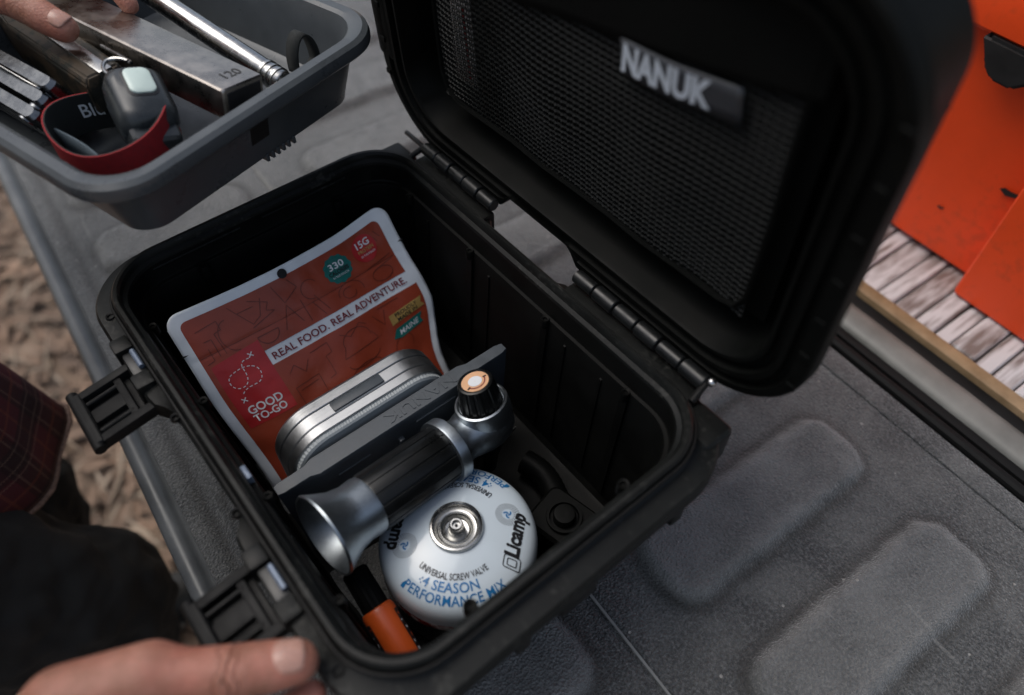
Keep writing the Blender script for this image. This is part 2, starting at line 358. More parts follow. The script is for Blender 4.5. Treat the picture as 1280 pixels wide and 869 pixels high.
def text2d(s, h, bold=0., sx=1., ext=0.):
    """mesh of a string in 2-D, centred, cap height h"""
    cu = bpy.data.curves.new('t', 'FONT'); cu.body = s; cu.align_x = 'CENTER'; cu.align_y = 'CENTER'; cu.size = 1; cu.offset = bold
    cu.resolution_u = 3; cu.extrude = ext
    o = bpy.data.objects.new('t', cu); COL.objects.link(o)
    dg = bpy.context.evaluated_depsgraph_get(); me = bpy.data.meshes.new_from_object(o.evaluated_get(dg))
    bpy.data.objects.remove(o); bpy.data.curves.remove(cu)
    k = h/.69
    ys = [v.co.y for v in me.vertices]; my = (min(ys)+max(ys))/2
    xs = [v.co.x for v in me.vertices]; mx = (min(xs)+max(xs))/2
    for v in me.vertices: v.co = Vector(((v.co.x-mx)*k*sx, (v.co.y-my)*k, v.co.z*k))
    return me
def textobj(name, s, h, fn, m, parent, bold=0., sx=1., width=None):
    me = text2d(s, h, bold, sx)
    if width:
        xs = [v.co.x for v in me.vertices]; k = width/(max(xs)-min(xs))
        for v in me.vertices: v.co.x *= k
    for v in me.vertices: v.co = Vector(fn(v.co.x, v.co.y))
    me.materials.clear()
    return link(name, me, m, parent, smooth=False)

ANG = R_(-50.8); CX, CY, LIP = -.0908, .3322, .185
CASE = Matrix.Translation((CX, CY, LIP)) @ Matrix.Rotation(ANG, 4, 'Z')   # frame on the case's lip plane
TRUCK = Matrix.Rotation(math.atan2(-.814, .581), 4, 'Z')                    # frame along the tailgate
def empty(name, label, cat, mtx, group=None):
    o = bpy.data.objects.new(name, None); COL.objects.link(o); o.matrix_world = mtx; o.empty_display_size = .02
    return tag(o, label, cat, group)
T3 = Matrix.Translation
def RZ(d, a='Z'): return Matrix.Rotation(R_(d), 4, a)

# ================================================================== SETTING: ground
def build_ground():
    bm = bmesh.new()
    def g(u, v):
        x, y = -3+6*u, -3+6*v
        return (x, y, -.75+.02*noise.noise((x*3, y*3, 0))+.012*noise.noise((x*14, y*14, 3)))
    grid(bm, 120, 120, g)
    o = fin('ground', bm, 'ground', ang=60); tag(o, None, kind='structure')
    bm = bmesh.new()   # far ground sheet reaching the horizon
    for (x0, x1, y0, y1) in [(-150, -3, -150, 150), (3, 150, -150, 150), (-3, 3, -150, -3), (-3, 3, 3, 150)]:
        bm.faces.new([bm.verts.new(p) for p in [(x0, y0, -.75), (x1, y0, -.75), (x1, y1, -.75), (x0, y1, -.75)]])
    o = fin('ground', bm, 'ground', recalc=False); tag(o, None, kind='structure')
    for nm, mm, cnt, wd, ln in (('leaf_litter', 'leafa', 8000, .016, .03), ('dry_grass', 'leafb', 3600, .0045, .055)):
        vs_, fs = [], []
        for i in range(cnt):
            x, y = random.uniform(-2.4, .0), random.uniform(-.6, 2.6); z = -.745+random.uniform(0, .03)
            a = random.uniform(0, 6.28); t = random.uniform(-.16, .16); L = ln*random.uniform(.5, 1.3); W = wd*random.uniform(.6, 1.4)
            d = Vector((math.cos(a), math.sin(a), t)); s = Vector((-math.sin(a), math.cos(a), random.uniform(-.2, .2)))
            c = Vector((x, y, z)); b = len(vs_)
            vs_ += [c-d*L, c+s*W+Vector((0, 0, .004)), c+d*L, c-s*W+Vector((0, 0, .004))]
            fs += [(b, b+1, b+2), (b, b+2, b+3)]
        me = bpy.data.meshes.new(nm); me.from_pydata(vs_, [], fs)
        o = link(nm, me, mm, smooth=False)
        tag(o, {'leaf_litter': 'brown dry leaves scattered on the ground beside the tailgate', 'dry_grass': 'pale dry grass blades lying over the ground'}[nm], {'leaf_litter': 'leaves', 'dry_grass': 'grass'}[nm], kind='stuff')
build_ground()

# ================================================================== truck: tailgate and bed
def build_truck():
    root = empty('pickup_truck', 'grey pickup truck with lowered tailgate and worn liner under the black case', 'truck', TRUCK.copy())
    X0, X1 = -1.15, .45
    ribs = []
    for k in range(-7, 5):
        cx = -.122+.126*k
        ribs.append((cx, .3455, .034, .112)); 
    for k in range(-7, 5):
        cx = -.122+.126*k
        ribs.append((cx, .062, .034, .084))
    def sm(t): t = max(0, min(1, t)); return t*t*(3-2*t)
    def hgt(x, y):
        z = 0; wr = 0; dt = 0
        for (cx, cy, hx, hy) in ribs:
            dx, dy = abs(x-cx)-hx+.022, abs(y-cy)-hy+.022
            if dx > .05 or dy > .05: continue
            d = math.hypot(max(dx, 0), max(dy, 0))+min(max(dx, dy), 0)-.022
            d += .0022*noise.noise((x*55, y*55, 3))+.0012*noise.noise((x*160, y*160, 8))
            h = sm((.0045-d)/.0095); z = max(z, .0085*h); dt = max(dt, math.exp(-((d-.0065)/.005)**2)*(.75+.5*noise.noise((x*25, y*25, 5))))
            wr = max(wr, math.exp(-((d+.004)/.006)**2))
        return z, wr, dt
    bm = bmesh.new(); lay = bm.verts.layers.float.new('wear_glare'); lay2 = bm.verts.layers.float.new('dirt')
    xs = [X0+(X1-X0)*i/480 for i in range(481)]
    ys = [-.0618+(.512+.0618)*j/190 for j in range(191)]
    V = []
    for x in xs:
        row = []
        for y in ys:
            h, wr, dt = hgt(x, y)
            if abs(y-.1795) < .0032: h -= .002
            g_ = math.exp(-((y+.043)/.0055)**2); h -= .0035*g_; dt = max(dt, g_*.8)
            n1 = noise.noise((x*40, y*40, 1))*.0006
            v = bm.verts.new((x, y, h+n1)); v[lay] = min(1, wr*(.75+.7*noise.noise((x*30, y*30, 6)))+.55*max(0, h)/.0085*(1+1.3*noise.noise((x*18, y*18, 2)))+1.0*smooth01((-.3-x)/.3)*(.6+.8*noise.noise((x*7, y*11, 9)))); v[lay2] = min(1, dt); row.append(v)  # far end paled: dust mixed with sky glare held in the colour
        V.append(row)
    for i in range(480):
        for j in range(190): bm.faces.new((V[i][j], V[i+1][j], V[i+1][j+1], V[i][j+1]))
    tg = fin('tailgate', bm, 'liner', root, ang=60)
    # tailgate core below the liner
    bm = bmesh.new(); box(bm, X0, X1, -.078, .534, -.055, -.006, .004); fin('tailgate_core', bm, 'gapblack', tg)
    bm = bmesh.new()   # outer edge cap: smooth rounded moulding
    pr = [(-.084, -.05), (-.084, -.006), (-.082, -.0005), (-.078, .003), (-.0725, .0034), (-.068, .0012), (-.0655, -.0035), (-.0635, -.004), (-.0615, .0)]
    V = [[bm.verts.new((x, a, b)) for (a, b) in pr] for x in [X0+(X1-X0)*i/60 for i in range(61)]]
    for a, b in zip(V, V[1:]):
        for i in range(len(pr)-1): bm.faces.new((a[i], b[i], b[i+1], a[i+1]))
    M['edgecap'] = mat('tailgate_edge_plastic', (.06, .065, .068), .36, col2=(.11, .118, .122), scale=12, bump=.15, bscale=300)
    fin('edge_cap', bm, 'edgecap', tg, ang=50)
    bm = bmesh.new(); box(bm, X0, X1, .1785, .1805, -.003, .0006); M['seamgrey'] = mat('seam_grey', (.2, .2, .19), .6); fin('seam', bm, 'seamgrey', tg)
    # flat hinge margin strip
    bm = bmesh.new(); box(bm, X0, X1, .513, .5365, -.012, .001, .002); fin('hinge_margin', bm, 'liner', tg)
    # bed side: black seal, rounded grey sill, dark seal, tan strip
    bm = bmesh.new(); box(bm, X0, X1, .53, .58, -.06, -.03, .003); fin('gap_floor', bm, 'gapblack', root)
    bm = bmesh.new(); tube(bm, [(X0, .548, -.004), (X1, .548, -.004)], .006, 10); fin('gap_seal', bm, 'gapblack', root)
    bm = bmesh.new()
    pr = [(.5705, -.005), (.5715, -.0025), (.574, -.0005), (.578, .0015), (.592, .003), (.6, .001), (.604, -.006)]
    V = [[bm.verts.new((x, a, b+.0006*noise.noise((x*30, a*30, 0)))) for (a, b) in pr] for x in [X0+(X1-X0)*i/120 for i in range(121)]]
    for a, b in zip(V, V[1:]):
        for i in range(len(pr)-1): bm.faces.new((a[i], b[i], b[i+1], a[i+1]))
    fin('bed_sill', bm, 'bedgrey', root, ang=50)
    bm = bmesh.new(); box(bm, X0, X1, .56, .5712, -.06, -.004, .003); fin('sill_face', bm, 'gapblack', root)  # sill's near face, the gap's shade put into its black colour
    bm = bmesh.new(); box(bm, X0, X1, .602, .617, -.03, -.001, .003); fin('sill_seal', bm, 'gapblack', root)
    bm = bmesh.new(); box(bm, X0, X1, .6165, .6325, -.03, .006, .003); fin('wood_edging', bm, 'tan', root)
    bm = bmesh.new(); box(bm, X0, X1, .60, 1.9, -.06, -.022); bf = fin('bed_floor', bm, 'tan', root)
    me = None; x = X0+.01; k = 0
    while x < X1-.02:
        wd = .0235
        if me is None:
            bm = bmesh.new(); box(bm, 0, wd-.0015, 0, 1.24, 0, .0245, .002, 1); p = fin('plank', bm, 'plank', bf); me = p.data
        else:
            p = bpy.data.objects.new('plank', me); COL.objects.link(p); p.parent = bf
        p.scale.x = random.uniform(.72, 1.25); p.location = (x, .634+random.uniform(0, .004), -.0235+random.uniform(-.0025, .0015)); x += wd*p.scale.x+random.uniform(0, .001); k += 1
    # rear bumper below tailgate hinge is hidden; side panels outside the frame are left out
build_truck()

# ================================================================== orange cooler in the bed
def build_cooler():
    root = empty('cooler_box', 'bright orange plastic cooler with black rubber latch standing in truck bed', 'cooler', TRUCK @ T3((-.40, .712, .003)))
    bm = bmesh.new()
    def fz(hx, hy, r, z): return (hx, hy, r, z)
    spec = [(.325, .205, .03, .002), (.33, .21, .034, .006), (.335, .216, .036, .24)]
    rrloft(bm, spec, c=(0, .225), n=6, m=6); fin('body', bm, 'cooler', root)
    for x0, x1 in ((.228, .338), (-.338, -.228)):
        bm = bmesh.new(); box(bm, x0, x1, -.016, .03, 0.0, .244, .006, 3); fin('corner_pillar', bm, 'cooler', root)
    bm = bmesh.new()
    spec = [(.345, .228, .04, .244), (.352, .235, .045, .25), (.352, .235, .045, .295), (.346, .229, .042, .304)]
    rrloft(bm, spec, c=(0, .225), n=6, m=6); lid = fin('cooler_lid', bm, 'cooler', root)
    for cx in (.163, -.163):
        bm = bmesh.new()
        P = [(-.029, .012), (.029, .012), (.029, .004), (.022, -.012), (.01, -.022), (-.01, -.022), (-.022, -.012), (-.028, .01)]
        A = [bm.verts.new((cx+x, -.014, .235+z)) for x, z in P]; B = [bm.verts.new((cx+x, .012, .235+z)) for x, z in P]
        bm.faces.new(A); bm.faces.new(B[::-1])
        for i in range(8): bm.faces.new((A[i], B[i], B[(i+1) % 8], A[(i+1) % 8]))
        bmesh.ops.bevel(bm, geom=[e for e in bm.edges], offset=.003, segments=2, affect='EDGES')
        fin('latch', bm, 'blackrubber', root)
    for (x, z, w_, h_) in ((.215, .115, .010, .006), (.165, .06, .004, .003), (.12, .16, .003, .004)):
        bm = bmesh.new(); P = [(-1, -.3), (-.2, -.9), (.7, -.4), (1, .5), (.1, .2), (-.6, .3)]
        bm.faces.new([bm.verts.new((x+a*w_, .0135-.006*(z-.006)/.234-.0006+(-.0045 if False else 0), z+b*h_)) for a, b in P]); fin('scuff_mark', bm, 'blackrubber', root, smooth=False)
    return root
build_cooler()

# ================================================================== the hard case
def build_case():
    root = empty('hard_case', 'open black hard plastic case with raised lid standing on the tailgate', 'case', CASE @ T3((0, 0, -LIP)))
    U = LIP
    def scallop(p):
        x, y, z = p
        if y < -.133 and z < -.006:      # front flange pulled in between the latch mounts
            k = smooth01((.066-abs(x+.004))/.018); y = y+(max(0, -y-.1385))*k
        if y > .136 and z < -.006:       # hinge side opening between the hinges
            k = smooth01((.046-abs(x+.018))/.014); y = y-(y-.1345)*k
        return (x, y, z+U)
    bm = bmesh.new()
    spec = [(.17, .11, .03, -.185), (.175, .115, .034, -.181), (.186, .1255, .04, -.06), (.187, .1265, .04, -.033),
            (.2125, .1465, .052, -.032), (.2145, .1485, .054, -.029), (.2145, .1485, .054, -.018), (.2125, .1465, .052, -.0155),
            (.1995, .137, .047, -.014), (.1975, .135, .046, -.0125), (.1965, .134, .0455, -.002), (.195, .1325, .045, 0), (.1925, .13, .043, 0), (.191, .1285, .042, -.002),
            (.1902, .1277, .041, -.0055), (.1875, .125, .039, -.0075), (.1868, .1243, .038, -.01), (.186, .1235, .037, -.0255), (.1852, .1227, .0365, -.027),
            (.1828, .1203, .035, -.0275), (.182, .1195, .034, -.029), (.1725, .11, .03, -.171), (.169, .1065, .028, -.176), (.164, .102, .026, -.177)]
    rrloft(bm, spec, scallop, n=12, m=44)
    body = fin('body', bm, 'case', root, ang=28); body.data.materials.append(M['case_in'])
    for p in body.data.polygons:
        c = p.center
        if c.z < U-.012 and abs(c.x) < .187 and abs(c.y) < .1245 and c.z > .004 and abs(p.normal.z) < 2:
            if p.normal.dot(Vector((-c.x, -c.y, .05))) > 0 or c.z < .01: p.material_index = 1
    # interior ribs, bosses
    def wall_y(z): return .115-(.007)*(-.029-z)/.142
    bossr = []
    for x in (-.144, -.0564, .039, .1268):
        for s in (1, -1):
            bm = bmesh.new()
            A = [(x-.0035, s*.1215), (x+.0035, s*.1215), (x+.0035, s*.1172), (x-.0035, s*.1172)]
            B = [(x-.003, s*.1125), (x+.003, s*.1125), (x+.003, s*.108), (x-.003, s*.108)]
            loft(bm, [[(a, b, U-.03) for a, b in A], [(a, b, U-.165) for a, b in B]])
            fin('wall_rib', bm, 'case_in', body)
            bm = bmesh.new(); lathe(bm, [(.0, -.0275), (.0014, -.0275), (.0017, -.0262), (.0032, -.0258), (.0036, -.027), (.0036, -.034)], 16, o=(x, s*.118, U)); fin('screw_boss', bm, 'case_in', body)
    for y in (-.06, .0653):
        for s in (1, -1):
            bm = bmesh.new()
            loft(bm, [[(s*.184, y-.0035, U-.03), (s*.184, y+.0035, U-.03), (s*.1795, y+.0035, U-.03), (s*.1795, y-.0035, U-.03)],
                      [(s*.1745, y-.003, U-.165), (s*.1745, y+.003, U-.165), (s*.1705, y+.003, U-.165), (s*.1705, y-.003, U-.165)]])
            fin('wall_rib', bm, 'case_in', body)
            bm = bmesh.new(); lathe(bm, [(.0, -.0275), (.0018, -.0275), (.0021, -.0255), (.004, -.025), (.0046, -.0265), (.0046, -.036)], 16, o=(s*.1785, y, U)); fin('screw_boss', bm, 'case_in', body)
    for x in (-.118, -.032, .062, .102):      # slim vertical stiffening ribs
        for s in (1, -1):
            bm = bmesh.new()
            loft(bm, [[(x-.0012, s*.121, U-.036), (x+.0012, s*.121, U-.036), (x+.001, s*.1178, U-.038), (x-.001, s*.1178, U-.038)], [(x-.0012, s*.112, U-.16), (x+.0012, s*.112, U-.16), (x+.001, s*.109, U-.16), (x-.001, s*.109, U-.16)]])
            fin('wall_rib', bm, 'case_in', body)
    # short guide lines on the far wall
    for (y0, y1, z) in ((-.095, -.02, -.0125), (.0, .08, -.0125)):
        bm = bmesh.new(); box(bm, -.187, -.185, y0, y1, U+z-.0012, U+z, .0004, 1); fin('guide_ridge', bm, 'case', body)
    # tabs under the near flange and at corners
    for (y, w_) in ((.088, .012), (.0, .03), (-.045, .012), (-.1, .02)):
        for s in (1, -1):
            bm = bmesh.new(); box(bm, s*.2-.0115, s*.2+.0115, y-w_/2, y+w_/2, U-.06, U-.03, .003); fin('flange_tab', bm, 'case', body)
    for s in (1, -1):      # stacking corner blocks on the hinge side
        bm = bmesh.new(); box(bm, min(s*.168, s*.2), max(s*.168, s*.2), .118, .1465, U-.05, U-.012, .006, 3); fin('corner_block', bm, 'case', body)
    # front ledge keepers: blue steel pins in pockets, mounting blocks
    for x in (-.1063, .0991):
        bm = bmesh.new(); box(bm, x-.027, x-.0125, -.1505, -.137, U-.03, U-.0095, .0025); fin('latch_mount', bm, 'case', body)
        bm = bmesh.new(); box(bm, x+.0125, x+.027, -.1505, -.137, U-.03, U-.0095, .0025); fin('latch_mount', bm, 'case', body)
        bm = bmesh.new(); box(bm, x-.0123, x+.0123, -.1475, -.137, U-.034, U-.0128, .002); fin('keeper_block', bm, 'hinge', body)
        bm = bmesh.new(); tube(bm, [(x-.009, -.1395, U-.0105), (x+.009, -.1395, U-.0105)], .0021, 10); fin('keeper_pin', bm, 'bluepin', body)
    for x in (-.16, -.045, .045, .165):
        bm = bmesh.new(); lathe(bm, [(0, -.0155), (.002, -.0155), (.0022, -.0135), (.0033, -.013), (.0038, -.0155)], 18, o=(x, -.1392, U)); fin('screw_boss', bm, 'rubber', body)
    bm = bmesh.new(); box(bm, .0125, .024, -.1235, -.1195, U-.03, U-.02, .001); fin('tray_clip', bm, 'bluepin', body)
    # lip seal cord
    bm = bmesh.new()
    pts = [(x, y, U-.0065) for x, y in rr(.1982, .1358, .0465, 10, 10)]
    tube(bm, pts+[pts[0]], .0012, 6, cap=False); fin('seal_cord', bm, 'rubber', body)
    # latches: flipped open, hanging out from the front
    for x in (-.09, .1):
        M4 = T3((x, -.151, U-.022)) @ RZ(8, 'X')
        bm = bmesh.new()
        for s in (-1, 1): box(bm, s*.0215-.0035, s*.0215+.0035, -.037, .006, -.006, .004, .0018, 2, M4)       # side arms
        box(bm, -.025, .025, -.0405, -.032, -.007, .005, .003, 3, M4)                                     # pull bar
        box(bm, -.019, .019, -.010, -.0045, -.004, .002, .0012, 2, M4)
        box(bm, -.0215, .0215, -.036, .0, -.0068, -.0035, .0008, 1, M4)
        lt = fin('latch', bm, 'rubber', root)
        bm = bmesh.new(); box(bm, -.006, .006, -.034, -.006, -.0035, .0015, .001, 2, M4); fin('centre_bar', bm, 'rubber', lt)
        for s in (-1, 1):
            bm = bmesh.new(); box(bm, s*.0135-.0016, s*.0135+.0016, -.034, -.006, -.003, .002, .0008, 1, M4); fin('stiffener', bm, 'rubber', lt)
        bm = bmesh.new(); tube(bm, [M4 @ Vector((-.028, -.038, .001)), M4 @ Vector((.028, -.038, .001))], .0042, 12); fin('roller', bm, 'rubber', lt)
    # hinges
    HY, HZ = .1525, -.0045
    def knuckles(x0, x1, n):
        h = (x1-x0)/n
        bm = bmesh.new(); box(bm, x0, x1, .137, HY, U-.03, U-.0115, .002); hb = fin('hinge_leaf', bm, 'case', root)
        for k in range(n):
            bm = bmesh.new(); a, b = x0+k*h+.0007, x0+(k+1)*h-.0007; r = .0062 if k % 2 else .0055
            lathe(bm, [(0, a), (r-.0008, a), (r, a+.0008), (r, b-.0008), (r-.0008, b), (0, b)], 18, 'x', (0, HY, U+HZ)); fin('knuckle', bm, 'hinge', hb)
        return hb
    hb = knuckles(-.166, -.066, 5)
    bm = bmesh.new(); tube(bm, [(-.195, HY, U+HZ), (-.16, HY, U+HZ)], .0022, 10); fin('hinge_pin', bm, 'hinge', hb)
    bm = bmesh.new(); tube(bm, [(-.168, HY-.014, U-.0085), (-.166, HY-.001, U-.0035)], .0026, 10); fin('stay_pin', bm, 'rubber', hb)
    hb = knuckles(.034, .166, 6)
    bm = bmesh.new(); bmesh.ops.create_uvsphere(bm, u_segments=12, v_segments=8, radius=.0034, matrix=T3((.1685, HY+.002, U+HZ+.003))); fin('hinge_pin', bm, 'steelpin', hb)
    bm = bmesh.new(); tube(bm, [(.168, HY-.016, U-.0085), (.166, HY-.001, U-.0035)], .0026, 10); fin('stay_pin', bm, 'rubber', hb)

    # ---------------- lid: x along hinge, v up from hinge, d depth backwards
    LEAN = R_(3); ev = Vector((0, -math.sin(LEAN), math.cos(LEAN))); ed = Vector((0, math.cos(LEAN), math.sin(LEAN)))
    O = Vector((0, .1585, U-.002))
    def Lm(x, v, d): return O+Vector((x, 0, 0))+ev*v+ed*d
    HV = .1465
    def lf(p):
        x, y, d = p
        if y < -.128 and d < .02:      # notch between hinges
            k = smooth01((.046-abs(x+.018))/.014); y = y+(-y-.128)*k*(1 if y < -.13 else .0)
        return Lm(x*1.045, y+HV-.006, d)
    bm = bmesh.new()
    spec = [(.19, .122, .042, .074), (.196, .129, .047, .069), (.2, .133, .052, .0155), (.2115, .1445, .07, .0145), (.2135, .1465, .072, .012), (.2135, .1465, .072, .002), (.212, .145, .071, 0.0),
            (.2035, .138, .057, 0), (.2025, .137, .056, .0045), (.1985, .1335, .055, .0045), (.1975, .1325, .054, .0005), (.1935, .129, .052, .0005), (.1925, .128, .052, .0065),
            (.1875, .123, .048, .0065), (.1865, .122, .047, .002), (.184, .1195, .046, .002), (.183, .1185, .046, .004), (.18, .1155, .044, .03), (.174, .11, .04, .0455), (.17, .106, .038, .0465)]
    rrloft(bm, spec, lf, n=12, m=44)
    lid = fin('lid', bm, 'lid', root, ang=28)
    bm = bmesh.new(); pts = [Lm(x*1.045, y+HV-.006, .003) for x, y in rr(.1955, .131, .0535, 10, 10)]
    tube(bm, pts+[pts[0]], .0019, 6, cap=False); fin('lid_gasket', bm, 'rubber', lid)
    for y in [HV-.006+k*.031 for k in range(-3, 4)]:     # snap teeth along the near and far rims
        for s in (1, -1):
            c = Lm(s*.2165, y, 0.0); bm = bmesh.new()
            box(bm, -.0035, .0035, -.0025, .0025, -.0012, .0012, .0006, 1, Matrix.Translation(c) @ Matrix(((1, 0, 0, 0), (0, ev.y, ed.y, 0), (0, ev.z, ed.z, 0), (0, 0, 0, 1))))
            fin('rim_tooth', bm, 'lid', lid)
    for s in (-1,):
        bm = bmesh.new(); F4 = Matrix.Translation(Lm(s*.216, .075, .008)) @ Matrix(((1, 0, 0, 0), (0, ev.y, ed.y, 0), (0, ev.z, ed.z, 0), (0, 0, 0, 1)))
        box(bm, -.012, .012, -.014, .09, -.008, .01, .004, 2, F4); fin('corner_guard', bm, 'lid', lid)
        bm = bmesh.new(); F4 = Matrix.Translation(Lm(s*.178, .018, .01)) @ Matrix(((1, 0, 0, 0), (0, ev.y, ed.y, 0), (0, ev.z, ed.z, 0), (0, 0, 0, 1)))
        box(bm, -.012, .012, -.018, .006, -.004, .004, .003, 2, F4); fin('hinge_tab', bm, 'lid', lid)
    # organiser: dark backing, bound edge, net, flap and logo tag
    NX0, NX1, NV0, NV1 = -.157, .163, .05, .30
    bm = bmesh.new(); grid(bm, 30, 20, lambda a, b: Lm(NX0-.01+(NX1-NX0+.02)*a, NV0-.008+(.262-NV0+.012)*b, .03+.002*math.sin(9*a)*math.sin(7*b)))
    fin('organiser_back', bm, 'fabric', lid)
    def netp(x, v): # bulge
        a = (x-NX0)/(NX1-NX0); b = (v-NV0)/(.262-NV0)
        return .019-.009*math.sin(math.pi*max(0, min(1, a)))**.6*max(0, min(1, b))**.7 - .0012*math.sin(a*19)+.0016*noise.noise((x*22, v*22, 2))
    NT = .262
    bm = bmesh.new(); nx, nv = 110, 44
    for j in range(nv+1):          # thick weft cords, thin warp
        v = NV0+(NT-NV0)*j/nv; P = []
        for i in range(nx*2+1):
            x = NX0+(NX1-NX0)*i/(nx*2)
            P.append(Lm(x, v+.0005*math.sin(i*math.pi/2)+.0028*noise.noise((x*16, v*16, 7)), netp(x, v)+.0004*math.cos(i*math.pi)))
        tube(bm, P, .00105, 4, cap=False)
    for i in range(nx+1):
        x = NX0+(NX1-NX0)*i/nx
        tube(bm, [Lm(x+.0003*math.sin(k*3), NV0+(NT-NV0)*k/26, netp(x, NV0+(NT-NV0)*k/26)) for k in range(27)], .0005, 4, cap=False)
    tag(fin('mesh_net', bm, 'net', lid, ang=80, recalc=False), None, kind='stuff')
    bm = bmesh.new()
    P = [(NX0, NT), (NX0, NV0+.02), (NX0+.006, NV0+.006), (NX0+.02, NV0), (NX1-.02, NV0), (NX1-.006, NV0+.006), (NX1, NV0+.02), (NX1, NT)]
    Q = []
    for a, b in zip(P, P[1:]):
        for k in range(8): Q.append((a[0]+(b[0]-a[0])*k/8, a[1]+(b[1]-a[1])*k/8))
    Q.append(P[-1]); tube(bm, [Lm(x, v, netp(x, v)) for x, v in Q], .004, 8, flat=.5); fin('net_binding', bm, 'fabric', lid)
    bm = bmesh.new()
    def flap(a, b):
        x = NX0-.006+(NX1-NX0+.014)*a; lo = .183+.17*(x+.017); v = lo+(.275-lo)*b
        return Lm(x, v, netp(x, min(v, NT))-.0015-.001*math.sin(a*23+b*4))
    grid(bm, 60, 16, flap); fp = fin('pocket_flap', bm, 'fabric', lid)
    md = fp.modifiers.new('s', 'SOLIDIFY'); md.thickness = .002
    return root, lid, Lm, netp
case, lid, Lm, netp = build_case()
def build_tag():
    # woven logo tag stitched to the pocket flap
    cx, cv = .089, .1885; w2, h2 = .042, .0108; ca, sa = math.cos(R_(6)), math.sin(R_(6))
    def tg(x, y, o=.004):
        X, Y = cx+x*ca-y*sa, cv+x*sa+y*ca; return Lm(X, Y, netp(X, Y)-o)
    bm = bmesh.new(); grid(bm, 16, 3, lambda a, b: tg(-w2+2*w2*a, -h2+2*h2*b)); t = fin('logo_tag', bm, 'tag', lid, recalc=False)
    md = t.modifiers.new('s', 'SOLIDIFY'); md.thickness = .0012; md.offset = 0
    textobj('lettering', 'NANUK', .0155, lambda x, y: tg(x-.008+y*.12, y, .0049), 'tagtext', lid, bold=.045, width=.064)
build_tag()
def build_card():
    root = empty('paper_card', 'pale folded card with red stripe tucked behind the black mesh pocket', 'card', CASE @ T3((0, 0, -LIP)))
    bm = bmesh.new(); grid(bm, 4, 4, lambda a, b: Lm(-.143+.026*a, .068+.15*b, .0225+.0005*a)); o = fin('sheet', bm, 'paper', root); md = o.modifiers.new('s', 'SOLIDIFY'); md.thickness = .001
    bm = bmesh.new(); grid(bm, 1, 2, lambda a, b: Lm(-.127+.003*a, .075+.06*b, .0216)); fin('stripe', bm, 'pouch_r', root)
build_card()

